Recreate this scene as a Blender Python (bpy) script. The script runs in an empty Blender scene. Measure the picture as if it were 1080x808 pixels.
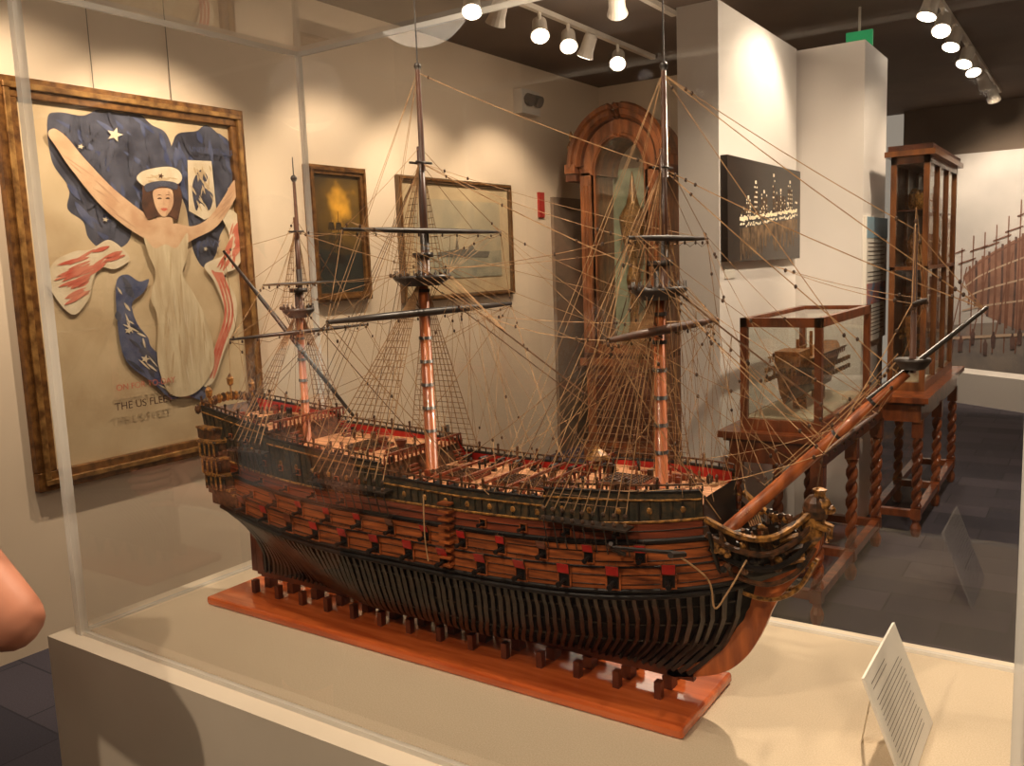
import bpy, bmesh, math, random
from mathutils import Vector, Matrix
random.seed(7)
scene = bpy.context.scene
V = Vector

# ------------------------------------------------------------------ helpers
def srgb(r, g, b):
    def f(c):
        c /= 255.0
        return c / 12.92 if c <= 0.04045 else ((c + 0.055) / 1.055) ** 2.4
    return (f(r), f(g), f(b), 1.0)

def newmat(name):
    m = bpy.data.materials.new(name); m.use_nodes = True
    nt = m.node_tree
    return m, nt, nt.nodes["Principled BSDF"]

def mat(name, c1, c2=None, rough=0.6, metal=0.0, scale=8.0, stretch=(1, 1, 1), bump=0.0, emit=0.0, coat=0.0, detail=4.0, lo=0.35, hi=0.65):
    m, nt, b = newmat(name)
    b.inputs["Roughness"].default_value = rough
    b.inputs["Metallic"].default_value = metal
    b.inputs["Coat Weight"].default_value = coat
    if c2 is None:
        c2 = tuple(min(1, x * 0.82) for x in c1[:3]) + (1,)
    tc = nt.nodes.new("ShaderNodeTexCoord"); mp = nt.nodes.new("ShaderNodeMapping")
    mp.inputs["Scale"].default_value = stretch
    nz = nt.nodes.new("ShaderNodeTexNoise"); nz.inputs["Scale"].default_value = scale
    nz.inputs["Detail"].default_value = detail
    cr = nt.nodes.new("ShaderNodeValToRGB")
    cr.color_ramp.elements[0].position = lo; cr.color_ramp.elements[1].position = hi
    cr.color_ramp.elements[0].color = c1; cr.color_ramp.elements[1].color = c2
    L = nt.links.new
    L(tc.outputs["Object"], mp.inputs[0]); L(mp.outputs[0], nz.inputs["Vector"])
    L(nz.outputs["Fac"], cr.inputs[0]); L(cr.outputs[0], b.inputs["Base Color"])
    if emit:
        L(cr.outputs[0], b.inputs["Emission Color"]); b.inputs["Emission Strength"].default_value = emit
    if bump:
        bp = nt.nodes.new("ShaderNodeBump"); bp.inputs["Strength"].default_value = bump
        bp.inputs["Distance"].default_value = 0.01
        L(nz.outputs["Fac"], bp.inputs["Height"]); L(bp.outputs[0], b.inputs["Normal"])
    return m

def glassmat(name, k=1.0, tint=(0.97, 0.98, 0.97, 1), rough=0.0, white=0.0):
    # thin sheet: Schlick reflectance computed from the unsigned view angle so both faces behave alike
    m = bpy.data.materials.new(name); m.use_nodes = True
    nt = m.node_tree; nt.nodes.clear(); L = nt.links.new
    out = nt.nodes.new("ShaderNodeOutputMaterial")
    tr = nt.nodes.new("ShaderNodeBsdfTransparent"); tr.inputs[0].default_value = tint
    gl = nt.nodes.new("ShaderNodeBsdfGlossy"); gl.inputs["Roughness"].default_value = rough
    ge = nt.nodes.new("ShaderNodeNewGeometry")
    dt = nt.nodes.new("ShaderNodeVectorMath"); dt.operation = 'DOT_PRODUCT'
    L(ge.outputs["Normal"], dt.inputs[0]); L(ge.outputs["Incoming"], dt.inputs[1])
    def M(op, a, b=None, clamp=False):
        n = nt.nodes.new("ShaderNodeMath"); n.operation = op; n.use_clamp = clamp
        for i, x in enumerate((a, b)):
            if x is None: continue
            if isinstance(x, (int, float)): n.inputs[i].default_value = x
            else: L(x, n.inputs[i])
        return n.outputs[0]
    ab = M('ABSOLUTE', dt.outputs["Value"]); om = M('SUBTRACT', 1.0, ab, True); pw = M('POWER', om, 4.6)
    fac = M('MULTIPLY', M('ADD', M('MULTIPLY', pw, .92), .085), k, True)
    mx = nt.nodes.new("ShaderNodeMixShader")
    L(fac, mx.inputs[0]); L(tr.outputs[0], mx.inputs[1]); L(gl.outputs[0], mx.inputs[2])
    last = mx
    if white:
        df = nt.nodes.new("ShaderNodeBsdfTranslucent"); df.inputs[0].default_value = (0.95, 0.93, 0.88, 1)
        d2 = nt.nodes.new("ShaderNodeBsdfDiffuse"); d2.inputs[0].default_value = (0.95, 0.93, 0.88, 1)
        ad = nt.nodes.new("ShaderNodeMixShader"); L(df.outputs[0], ad.inputs[1]); L(d2.outputs[0], ad.inputs[2])
        m2 = nt.nodes.new("ShaderNodeMixShader"); m2.inputs[0].default_value = white
        L(mx.outputs[0], m2.inputs[1]); L(ad.outputs[0], m2.inputs[2]); last = m2
    L(last.outputs[0], out.inputs[0])
    return m

def empty(name, loc=(0, 0, 0)):
    e = bpy.data.objects.new(name, None); e.empty_display_size = 0.1
    scene.collection.objects.link(e); e.location = loc
    return e

class MB:
    def __init__(s): s.v = []; s.f = []; s.m = []
    def add(s, vs, fs, m=0):
        o = len(s.v); s.v += [tuple(p) for p in vs]
        for f in fs: s.f.append([i + o for i in f]); s.m.append(m)
    def box(s, x0, x1, y0, y1, z0, z1, m=0):
        s.add([(x0, y0, z0), (x1, y0, z0), (x1, y1, z0), (x0, y1, z0), (x0, y0, z1), (x1, y0, z1), (x1, y1, z1), (x0, y1, z1)],
              [(0, 3, 2, 1), (4, 5, 6, 7), (0, 1, 5, 4), (1, 2, 6, 5), (2, 3, 7, 6), (3, 0, 4, 7)], m)
    def obox(s, c, a, b, d, sa, sb, sd, m=0):
        c = V(c); a = V(a) * sa / 2; b = V(b) * sb / 2; d = V(d) * sd / 2
        vs = [c + i * a + j * b + k * d for k in (-1, 1) for i, j in ((-1, -1), (1, -1), (1, 1), (-1, 1))]
        s.add(vs, [(0, 3, 2, 1), (4, 5, 6, 7), (0, 1, 5, 4), (1, 2, 6, 5), (2, 3, 7, 6), (3, 0, 4, 7)], m)
    def tube(s, pts, r, n=8, m=0, caps=True):
        pts = [V(p) for p in pts]; k = len(pts)
        if not hasattr(r, '__len__'): r = [r] * k
        t0 = (pts[1] - pts[0]).normalized()
        up = V((0, 0, 1)) if abs(t0.z) < 0.9 else V((1, 0, 0))
        vs = []
        for i, p in enumerate(pts):
            t = (pts[min(i + 1, k - 1)] - pts[max(i - 1, 0)]).normalized()
            x = t.cross(up)
            if x.length < 1e-5: x = t.cross(V((0, 1, 0)))
            x.normalize(); y = x.cross(t)
            for j in range(n):
                a = 2 * math.pi * (j + .5) / n
                vs.append(p + (x * math.cos(a) + y * math.sin(a)) * r[i])
        fs = [(i * n + j, i * n + (j + 1) % n, (i + 1) * n + (j + 1) % n, (i + 1) * n + j) for i in range(k - 1) for j in range(n)]
        if caps: fs += [tuple(range(n)), tuple(range((k - 1) * n, k * n))]
        s.add(vs, fs, m)
    def ell(s, c, rx, ry, rz, n=8, m=0, h=5):
        vs = [V(c) + V((0, 0, -rz))]
        for i in range(1, h):
            t = -math.pi / 2 + math.pi * i / h
            for j in range(n):
                a = 2 * math.pi * j / n
                vs.append(V(c) + V((rx * math.cos(t) * math.cos(a), ry * math.cos(t) * math.sin(a), rz * math.sin(t))))
        vs.append(V(c) + V((0, 0, rz))); e = len(vs) - 1
        fs = [(0, 1 + (j + 1) % n, 1 + j) for j in range(n)]
        for i in range(h - 2):
            fs += [(1 + i * n + j, 1 + i * n + (j + 1) % n, 1 + (i + 1) * n + (j + 1) % n, 1 + (i + 1) * n + j) for j in range(n)]
        fs += [(e, 1 + (h - 2) * n + j, 1 + (h - 2) * n + (j + 1) % n) for j in range(n)]
        s.add(vs, fs, m)
    def lathe(s, x, y, prof, n=16, m=0):
        vs = []; k = len(prof)
        for (r, z) in prof:
            for j in range(n):
                a = 2 * math.pi * j / n; vs.append((x + r * math.cos(a), y + r * math.sin(a), z))
        fs = [(i * n + j, i * n + (j + 1) % n, (i + 1) * n + (j + 1) % n, (i + 1) * n + j) for i in range(k - 1) for j in range(n)]
        fs += [tuple(range(n)), tuple(range((k - 1) * n, k * n))]
        s.add(vs, fs, m)
    def extrude(s, poly, d, m=0):
        n = len(poly); d = V(d); vs = [V(p) for p in poly] + [V(p) + d for p in poly]
        s.add(vs, [tuple(range(n)), tuple(range(2 * n - 1, n - 1, -1))] + [(i, (i + 1) % n, n + (i + 1) % n, n + i) for i in range(n)], m)
    def build(s, name, mats, parent=None, smooth=False, bevel=0.0):
        me = bpy.data.meshes.new(name); me.from_pydata(s.v, [], s.f)
        for m in mats: me.materials.append(m)
        me.polygons.foreach_set("material_index", s.m)
        if smooth: me.polygons.foreach_set("use_smooth", [True] * len(s.f))
        me.update()
        o = bpy.data.objects.new(name, me); scene.collection.objects.link(o)
        if parent: o.parent = parent
        if bevel:
            b = o.modifiers.new("b", 'BEVEL'); b.width = bevel; b.segments = 2; b.limit_method = 'ANGLE'
        return o

def smoothpoly(p, n=5, closed=True):
    r = []; k = len(p)
    for i in range(k if closed else k - 1):
        if closed: a, b, c, d = p[i - 1], p[i], p[(i + 1) % k], p[(i + 2) % k]
        else: a, b, c, d = p[max(i - 1, 0)], p[i], p[i + 1], p[min(i + 2, k - 1)]
        for j in range(n):
            t = j / n
            r.append(tuple(0.5 * (2 * b[q] + (c[q] - a[q]) * t + (2 * a[q] - 5 * b[q] + 4 * c[q] - d[q]) * t * t + (3 * b[q] - a[q] - 3 * c[q] + d[q]) * t ** 3) for q in range(len(b))))
    if not closed: r.append(tuple(p[-1]))
    return r

def text(name, body, size, loc, rot, material, parent):
    cu = bpy.data.curves.new(name, 'FONT'); cu.body = body; cu.size = size; cu.extrude = 0.0005
    o = bpy.data.objects.new(name, cu); scene.collection.objects.link(o)
    o.location = loc; o.rotation_euler = rot; cu.materials.append(material); o.parent = parent
    return o

# ------------------------------------------------------------------ materials
M_wall = mat("wall_paint", srgb(224, 204, 178), srgb(216, 195, 168), 0.8, scale=1.2)
M_white = mat("partition_paint", srgb(240, 233, 226), srgb(232, 225, 217), 0.75, scale=1.5)
M_ceil = mat("ceiling_paint", srgb(112, 96, 84), srgb(100, 86, 76), 0.9, scale=2)
M_black = mat("black_paint", srgb(18, 15, 13), srgb(30, 24, 21), 0.4, scale=30)
M_rib = mat("dark_frame_timber", srgb(26, 22, 20), srgb(58, 43, 33), 0.4, scale=40)
M_core = mat("hull_inside_dark", srgb(8, 7, 6), srgb(16, 13, 11), 0.9)
M_plank = mat("hull_planking", srgb(176, 94, 46), srgb(84, 42, 24), 0.36, scale=34, stretch=(0.35, 1, 5), coat=.25, detail=8, lo=.3, hi=.7)
M_plank2 = mat("hull_planking_red", srgb(140, 66, 38), srgb(74, 33, 22), 0.36, scale=34, stretch=(0.35, 1, 5), coat=.25, detail=8, lo=.3, hi=.7)
M_olive = mat("painted_frieze", srgb(36, 34, 25), srgb(74, 56, 34), 0.45, scale=90, lo=.45, hi=.65)
M_gold = mat("gilt_carving", srgb(180, 126, 62), srgb(70, 44, 24), 0.38, scale=120, metal=.25)
M_carv = mat("dark_carving", srgb(100, 62, 36), srgb(36, 25, 17), 0.42, scale=110)
M_red = mat("red_paint", srgb(190, 34, 26), srgb(146, 26, 20), 0.5, scale=50)
M_deck = mat("deck_planks", srgb(216, 158, 112), srgb(156, 100, 66), 0.6, scale=50, stretch=(.2, 4, 1))
M_mast = mat("mast_wood", srgb(186, 102, 52), srgb(134, 68, 36), 0.38, scale=30, stretch=(2, 2, .3), coat=.3)
M_topm = mat("topmast_wood", srgb(92, 54, 34), srgb(60, 37, 26), 0.4, scale=30, stretch=(2, 2, .3), coat=.2)
M_spar = mat("dark_spar", srgb(58, 48, 42), srgb(34, 29, 26), 0.4, scale=30)
M_rope = mat("tan_rigging", srgb(188, 148, 104), srgb(144, 107, 71), 0.8, scale=60)
M_drope = mat("brown_rigging", srgb(118, 84, 56), srgb(84, 58, 38), 0.8, scale=60)
M_blk = mat("rigging_blocks", srgb(84, 56, 36), srgb(54, 36, 24), 0.6, scale=60)
M_base = mat("varnished_base", srgb(208, 104, 50), srgb(172, 76, 34), 0.22, scale=9, stretch=(.5, 6, 6), coat=.5)
M_block = mat("support_blocks", srgb(112, 56, 32), srgb(76, 36, 22), 0.4, scale=20)
M_ped = mat("pedestal_paint", srgb(208, 194, 174), srgb(200, 186, 166), 0.7, scale=3)
M_linen = mat("case_floor_linen", srgb(208, 190, 164), srgb(194, 175, 148), 0.85, scale=420, bump=.06, detail=4)
M_acryl = glassmat("acrylic_sheet", tint=(.985, .985, .98, 1))
M_aedge = glassmat("acrylic_edge", .7, tint=(1, 1, 1, 1), white=0.46)
M_glass = glassmat("cabinet_glass", 1.0, tint=(.92, .95, .92, 1))
M_cab = mat("cabinet_mahogany", srgb(154, 82, 42), srgb(98, 48, 26), 0.3, scale=7, stretch=(3, 3, .6), coat=.4)
M_cabd = mat("cabinet_dark_wood", srgb(90, 48, 28), srgb(56, 30, 18), 0.4, scale=7, stretch=(3, 3, .6))  # darker brown wood for mouldings, panels and shelves
M_tall = mat("tall_cabinet_oak", srgb(140, 86, 44), srgb(92, 54, 30), 0.32, scale=7, stretch=(3, 3, .6), coat=.4)
M_wal = mat("walnut_casework", srgb(146, 86, 48), srgb(92, 52, 30), 0.32, scale=7, stretch=(3, 3, .6), coat=.3)
M_oldgold = mat("antique_gold_frame", srgb(150, 104, 54), srgb(92, 58, 30), 0.38, scale=25, metal=.45, bump=.1)
M_metalw = mat("white_fixture", srgb(216, 206, 192), srgb(204, 194, 180), 0.4)
M_bulb = mat("lamp_bulb", (1, .88, .72, 1), (1, .88, .72, 1), emit=22)
M_skin = mat("skin", srgb(204, 138, 110), srgb(192, 124, 96), 0.5, scale=12)
M_paper = mat("paper_card", srgb(240, 234, 222), srgb(236, 230, 218), 0.7)
M_ink = mat("ink", srgb(120, 110, 100), srgb(100, 92, 84), 0.8)

# ------------------------------------------------------------------ room
def box_obj(name, b, m, parent=None, bevel=0):
    mb = MB(); mb.box(*b); return mb.build(name, [m], parent, bevel=bevel)

mc, nt, bs = newmat("carpet_tiles")
L = nt.links.new
tc = nt.nodes.new("ShaderNodeTexCoord")
br = nt.nodes.new("ShaderNodeTexBrick"); br.inputs["Scale"].default_value = 1.0
br.inputs["Color1"].default_value = srgb(40, 39, 52); br.inputs["Color2"].default_value = srgb(72, 66, 76)
br.inputs["Mortar"].default_value = srgb(34, 33, 44); br.inputs["Mortar Size"].default_value = 0.004
br.inputs["Brick Width"].default_value = 0.5; br.inputs["Row Height"].default_value = 0.25
nz = nt.nodes.new("ShaderNodeTexNoise"); nz.inputs["Scale"].default_value = 180
mx = nt.nodes.new("ShaderNodeMix"); mx.data_type = 'RGBA'; mx.blend_type = 'OVERLAY'; mx.inputs[0].default_value = .5
L(tc.outputs["Object"], br.inputs["Vector"]); L(tc.outputs["Object"], nz.inputs["Vector"])
L(br.outputs["Color"], mx.inputs[6]); L(nz.outputs["Fac"], mx.inputs[7]); L(mx.outputs[2], bs.inputs["Base Color"])
bs.inputs["Roughness"].default_value = 0.85
M_carpet = mc

WX = -3.8; CEIL = 3.15
box_obj("floor", (-4.0, 3.3, -2.7, 11.1, -0.1, 0), M_carpet)
box_obj("ceiling", (-4.0, 3.3, -2.7, 11.1, CEIL, CEIL + .1), M_ceil)
box_obj("wall_left", (WX - .15, WX, -2.5, 11.1, 0, CEIL), M_wall)
box_obj("wall_back", (WX, -1.9, 7.2, 7.35, 0, CEIL), M_wall)
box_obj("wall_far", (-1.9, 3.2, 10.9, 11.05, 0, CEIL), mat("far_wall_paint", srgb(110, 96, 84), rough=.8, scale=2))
box_obj("wall_right", (3.2, 3.3, -2.5, 11.0, 0, CEIL), M_wall)
box_obj("wall_front", (WX, 3.3, -2.65, -2.5, 0, CEIL), mat("front_wall_paint", srgb(120, 98, 80), srgb(108, 88, 72), .85, scale=2))  # unseen wall, added to darken what the front acrylic reflects
box_obj("door_1", (WX + .001, WX + .03, 6.3, 7.15, 0, 2.15), mat("door_paint", srgb(130, 110, 92), rough=.6))
box_obj("wall_front_partition", (-1.68, -1.48, 3.97, 5.21, 0, 2.755), M_white)
box_obj("wall_rear_partition", (-1.68, -1.12, 5.25, 5.86, 0, 2.755), M_white)

# ------------------------------------------------------------------ case + pedestal
FZ = 0.85
case = empty("display_case")
cx0, cx1, cy0, cy1, ctop = -1.80, -0.045, 0.967, 1.71, 2.185
mb = MB()
mb.box(cx0 - .06, cx1 + .06, cy0 - .045, cy1 + .045, 0.08, FZ - .006, 0)
mb.box(cx0 - .03, cx1 + .03, cy0 - .01, cy1 + .02, 0, 0.08, 0)
mb.build("pedestal", [M_ped], case)
box_obj("case_floor", (cx0 + .008, cx1 - .008, cy0 + .012, cy1 - .012, FZ - .006, FZ), M_linen, case)
mb = MB()
def sheet(a, b, c, d): mb.add([a, b, c, d], [(0, 1, 2, 3)])
z0 = FZ - .005
sheet((cx0, cy0, z0), (cx1, cy0, z0), (cx1, cy0, ctop), (cx0, cy0, ctop))
sheet((cx0, cy1, z0), (cx1, cy1, z0), (cx1, cy1, ctop), (cx0, cy1, ctop))
sheet((cx0, cy0, z0), (cx0, cy1, z0), (cx0, cy1, ctop), (cx0, cy0, ctop))
sheet((cx1, cy0, z0), (cx1, cy1, z0), (cx1, cy1, ctop), (cx1, cy0, ctop))
sheet((cx0, cy0, ctop), (cx1, cy0, ctop), (cx1, cy1, ctop), (cx0, cy1, ctop))
mb.build("acrylic_sheets", [M_acryl], case)
mb = MB()
for x, sx in ((cx0, 1), (cx1, -1)):
    for y, sy in ((cy0, 1), (cy1, -1)):
        e = .009 if y == cy0 else .006
        mb.box(x - e, x + e, y - e, y + e, z0, ctop)
e = .007
for y in (cy0, cy1): mb.box(cx0 + e, cx1 - e, y - e * .6, y + e * .6, ctop - .012, ctop)
for x in (cx0, cx1): mb.box(x - e * .6, x + e * .6, cy0 + e, cy1 - e, ctop - .012, ctop)
for y in (cy0, cy1): mb.box(cx0 + e, cx1 - e, y - .005, y + .005, z0, FZ + .004)
for x in (cx0, cx1): mb.box(x - .005, x + .005, cy0 + e, cy1 - e, z0, FZ + .004)
mb.build("acrylic_edges", [M_aedge], case)

# label card inside case
lab = empty("label_card")
mb = MB()
b0 = V((-.190, 1.225, FZ + .002)); b1 = V((-.190, 1.445, FZ + .002)); t0 = V((-.250, 1.225, FZ + .158)); t1 = V((-.250, 1.445, FZ + .158))
nrm = (b1 - b0).cross(t0 - b0).normalized()
if nrm.x < 0: nrm = -nrm
mb.extrude([b0, b1, t1, t0], -nrm * .004, 0)
upv = (t0 - b0)
for i in range(18):
    f = .90 - i * .046; ln = random.uniform(.75, .86) if i > 1 else .45
    p = b0 + upv * f + V((0, .018, 0)) + nrm * .0006
    if i == 2: continue
    mb.add([p, p + V((0, .205 * ln, 0)), p + V((0, .205 * ln, 0)) + upv * .007, p + upv * .007], [(0, 1, 2, 3)], 1)
mb.add([(-.275, 1.33, FZ + .001), (-.256, 1.33, FZ + .12), (-.256, 1.35, FZ + .12), (-.275, 1.35, FZ + .001)], [(0, 1, 2, 3)], 0)
mb.build("card", [M_paper, M_ink], lab)

# ------------------------------------------------------------------ ship model
ship = empty("ship_model")
C = 1.32
KZ = .905
def xs(z):
    return -1.62 - .08 * max(0, min(1, (z - 1.04) / .26)) ** 1.2
def xb(z):
    pr = [(.88, -.56), (.92, -.515), (.97, -.468), (1.03, -.44), (1.10, -.425), (1.4, -.425)]
    for (a, x), (b, y) in zip(pr, pr[1:]):
        if z <= b: return x + (y - x) * max(0, (z - a)) / (b - a)
    return pr[-1][1]
def HX(s, z): return xs(z) + (xb(z) - xs(z)) * s
def zw(s): return 1.054 + .03 * max(0, (.35 - s) / .35) ** 2 + .036 * max(0, (s - .55) / .45) ** 2
def rail(s):
    if s < .19: return 1.278 + .03 * ((.19 - s) / .19)
    if s < .45: return 1.238 + .022 * ((.45 - s) / .26)
    if s < .74: return 1.212 + .004 * abs(s - .6) / .14
    if s < .945: return 1.232 + .012 * (s - .74) / .2
    return 1.175
def mB(s):
    if s < .38: return .098 + .049 * math.sin(math.pi / 2 * s / .38)
    if s < .7: return .147
    t = (s - .7) / .3
    return .147 * max(0, 1 - t ** 2.6) ** .62
def hb(s, z):
    w = zw(s); m = mB(s)
    if z >= w:
        k = (z - w) / .2
        return max(.006, m * (1 - .17 * k ** 1.3))
    u = max(0, (z - KZ) / (w - KZ))
    k = .34
    if s < .38: k += 1.7 * ((.38 - s) / .38) ** 1.6
    if s > .62: k += 1.1 * ((s - .62) / .38) ** 1.5
    return max(.006, m * u ** k)
def HP(s, z, side=-1, out=0.0):
    return V((HX(s, z), C + side * (hb(s, z) + out), z))
def hframe(s, z, side):
    d = .004
    t = (HP(min(1, s + d), z, side) - HP(max(0, s - d), z, side)).normalized()
    t.z = 0; t.normalize()
    n = V((-t.y, t.x, 0)) * (1 if side > 0 else -1)
    if n.y * side < 0: n = -n
    return t, n

stations = sorted([i / 130 for i in range(131)] + [.1899, .4499, .7399, .9449])
hs = [0, .008, .016, .031, .046, .052, .068, .085, .095, .106, .120]
row_m = [0, 0, 1, 1, 1, 1, 1, 0, 2, 2]
mb = MB()
for side in (-1, 1):
    grid = []
    for s in stations:
        w = zw(s); r = rail(s); col = []
        for h in hs: col.append(HP(s, min(w + h, r), side))
        for q in (1 / 3, 2 / 3, 1):
            z = w + .12 + max(0, (r - w - .12)) * q
            col.append(HP(s, min(z, r), side))
        grid.append(col)
    nr = len(grid[0])
    for j in range(nr - 1):
        m = row_m[j] if j < len(row_m) else 3
        a = [g[j] for g in grid]; b = [g[j + 1] for g in grid]; n = len(a)
        mb.add(a + b, [(i, i + 1, n + i + 1, n + i) for i in range(n - 1)], m)
mb.build("hull_planking", [M_black, M_plank, M_plank2, M_olive], ship)
mb = MB()
def strip(mb, side, s0, s1, f0, f1, out, m, N=60):
    a = []; b = []
    for i in range(N + 1):
        s = s0 + (s1 - s0) * i / N
        a.append(HP(s, f0(s), side, out)); b.append(HP(s, f1(s), side, out))
    n = N + 1
    mb.add(a + b, [(i, i + 1, n + i + 1, n + i) for i in range(N)], m)
for side in (-1, 1):
    strip(mb, side, .005, .94, lambda s: 1.15, lambda s: rail(s) - .0005, -.005, 0, 120)
    for q in range(8):
        strip(mb, side, 0, 1, lambda s, q=q: KZ + (zw(s) - KZ) * q / 8, lambda s, q=q: KZ + (zw(s) - KZ) * (q + 1) / 8, -.007, 1, 60)
for q in range(10):
    za = 1.0 + .03 * q; zb = za + .03
    za = min(za, rail(0)); zb = min(zb, rail(0))
    mb.add([HP(0, za, -1), HP(0, za, 1), HP(0, zb, 1), HP(0, zb, -1)], [(0, 1, 2, 3)], 2)
mb.build("bulwarks_and_core", [M_red, M_core, M_carv], ship)
mb = MB()
for side in (-1, 1):
    for i in range(76):
        s = min(.985, .012 + .972 * i / 75 + random.uniform(-.0016, .0016))
        pts = [HP(s, KZ + (zw(s) + .004 - KZ) * (q / 12) ** 1.3, side, -.0005) for q in range(13)]
        mb.tube(pts, random.uniform(.0044, .0056), 4, 0)
    for f in (.35, .62, .86):
        pts = [HP(s / 60, KZ + (zw(s / 60) - KZ) * f, side, -.001) for s in range(0, 60)]
        mb.tube(pts, .0016, 4, 0)
mb.build("exposed_frames", [M_rib], ship)
mb = MB()
def mould(side, h, r, m, s0=0.0, s1=1.0, N=90, out=.001):
    mb.tube([HP(s0 + (s1 - s0) * i / N, zw(s0 + (s1 - s0) * i / N) + h, side, out) for i in range(N + 1)], r, 6, m)
for side in (-1, 1):
    mould(side, .002, .0048, 0); mould(side, .012, .0034, 0)
    mould(side, .0905, .0040, 0); mould(side, .121, .0022, 1, 0, .95)
    mould(side, .051, .0018, 0); mould(side, .107, .001, 0, 0, .95); mould(side, .023, .0008, 0); mould(side, .038, .0008, 0); mould(side, .060, .0008, 0); mould(side, .076, .0008, 0)
    for s0, s1 in ((0, .1895), (.19, .4495), (.45, .7395), (.74, .944)):
        N = 30
        mb.tube([V(HP(s0 + (s1 - s0) * i / N, rail(s0 + (s1 - s0) * i / N - 0), side, -.002)) for i in range(N + 1)], .0034, 6, 0)
        mb.tube([V(HP(s0 + (s1 - s0) * i / N, rail(s0 + (s1 - s0) * i / N) - .012, side, .001)) for i in range(N + 1)], .0018, 6, 1)
        hh = .011
        mb.tube([V(HP(s0 + (s1 - s0) * i / N, rail(s0 + (s1 - s0) * i / N), side, -.003)) + V((0, 0, hh)) for i in range(N + 1)], .002, 5, 2)
        np_ = int((s1 - s0) * 80)
        for i in range(np_ + 1):
            s = s0 + (s1 - s0) * i / np_
            p = V(HP(s, rail(s), side, -.003)); mb.tube([p, p + V((0, 0, hh + (.008 if i % 3 == 0 else 0)))], .0024 if i % 3 == 0 else .0016, 4, 0 if i % 3 else 2)
            if i % 3 == 0: mb.ell(p + V((0, 0, hh + .010)), .0034, .0034, .0034, 6, 2, 4)
    for i in range(72):
        s = .012 + .925 * i / 71; a = zw(s) + .124; b = rail(s) - .014
        if b - a < .004: continue
        mb.tube([HP(s, a, side, .001), HP(s, b, side, .001)], .0016, 4, 3 if i % 2 else 0)
        if i % 3 == 1: mb.ell(HP(s, (a + b) / 2, side, .001), .005, .0025, min(.006, (b - a) * .5), 6, 1, 4)
mb.build("wales_and_rails", [M_black, M_gold, M_carv, M_olive], ship, smooth=False)

mb = MB()
def port(s, h, size, side, lid, lidm, gun=.022, gr=.0036):
    z = zw(s) + h
    p = HP(s, z, side); t, n = hframe(s, z, side); up = V((0, 0, 1))
    mb.obox(p + n * .0005, t, n, up, size, .003, size, 0)
    for sg in (-1, 1):
        mb.obox(p + n * .002 + t * sg * size * .55, t, n, up, size * .14, .003, size * 1.25, 2)
        mb.obox(p + n * .002 + up * sg * size * .56, t, n, up, size * 1.25, .003, size * .14, 2)
    if lid:
        a = math.radians(random.uniform(8, 24))
        d = (n * math.sin(a) + up * math.cos(a)).normalized()
        q = (n * math.cos(a) - up * math.sin(a)).normalized()
        top = p + up * size * .60 + n * .0045
        ls = size * .86
        mb.obox(top + d * ls * .5, t, d, q, size * 1.1, ls, .0025, 3)
        mb.obox(top + d * ls * .5 + q * .0014, t, d, q, size * 1.0, ls * .9, .001, lidm)
        for sg in (-1, 1): mb.tube([top + d * ls + t * sg * size * .3, p + up * size * 1.75 + t * sg * size * .3 + n * .001], .0005, 3, 3)
    if gun:
        g0 = p - n * .004 - up * .001; g1 = p + n * gun - up * .001
        mb.tube([g0, p + n * gun * .85 - up * .001, p + n * gun * .86 - up * .001, g1], [gr, gr * .75, gr * 1.15, gr], 8, 0)
for side in (-1, 1):
    for i in range(13):
        port(.085 + i * .0685, .027, .0205, side, True, 1 if (i > 3 or i % 2) else 4, .026, .0046)
    for i in range(12):
        port(.12 + i * .0685, .066, .0165, side, i > 0, 1 if i % 4 != 1 else 4, .022, .0040)
    for i in range(12):
        if 5 <= i <= 7: continue
        port(.09 + i * .0685, .1055, .012, side, False, 1, .019, .0032)
    for i in range(9):
        port(.04 + i * .045, .145 if i > 2 else .18, .010, side, False, 1, .014, .0022)
mb.build("gunports_and_guns", [M_black, M_red, M_plank, M_carv, M_plank2], ship)

# decks
mb = MB()
def deck(s0, s1, z, m=0, N=24):
    a = []; b = []
    for i in range(N + 1):
        s = s0 + (s1 - s0) * i / N
        a.append(HP(s, z, -1, -.005)); b.append(HP(s, z, 1, -.005))
    n = N + 1; mb.add(a + b, [(i, i + 1, n + i + 1, n + i) for i in range(N)], m)
def bulkhead(s, z0, z1, m=1):
    mb.add([HP(s, z0, -1, -.005), HP(s, z0, 1, -.005), HP(s, z1, 1, -.005), HP(s, z1, -1, -.005)], [(0, 1, 2, 3)], m)
Dp, Dq, Dw, Df = 1.274, 1.234, 1.198, 1.222
deck(.003, .19, Dp); deck(.19, .45, Dq); deck(.45, .74, Dw); deck(.74, .945, Df); deck(.945, .99, 1.15)
bulkhead(.19, 1.22, Dp, 1); bulkhead(.45, 1.18, Dq, 1); bulkhead(.74, 1.18, Df, 1); bulkhead(.945, 1.14, 1.232, 3)
X = lambda s: HX(s, 1.2)
for s0, s1, z in ((.47, .56, Dw), (.60, .72, Dw), (.30, .36, Dq), (.78, .84, Df), (.39, .43, Dq), (.08, .13, Dp)):
    x0, x1 = X(s0), X(s1)
    mb.box(x0, x1, C - .035, C + .035, z, z + .006, 2)
    k = int((x1 - x0) / .008)
    for i in range(k + 1): mb.box(x0 + i * .008 - .001, x0 + i * .008 + .001, C - .033, C + .033, z + .006, z + .008, 1)
    for j in range(9): mb.box(x0, x1, C - .033 + j * .008, C - .031 + j * .008, z + .006, z + .0085, 1)
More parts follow.
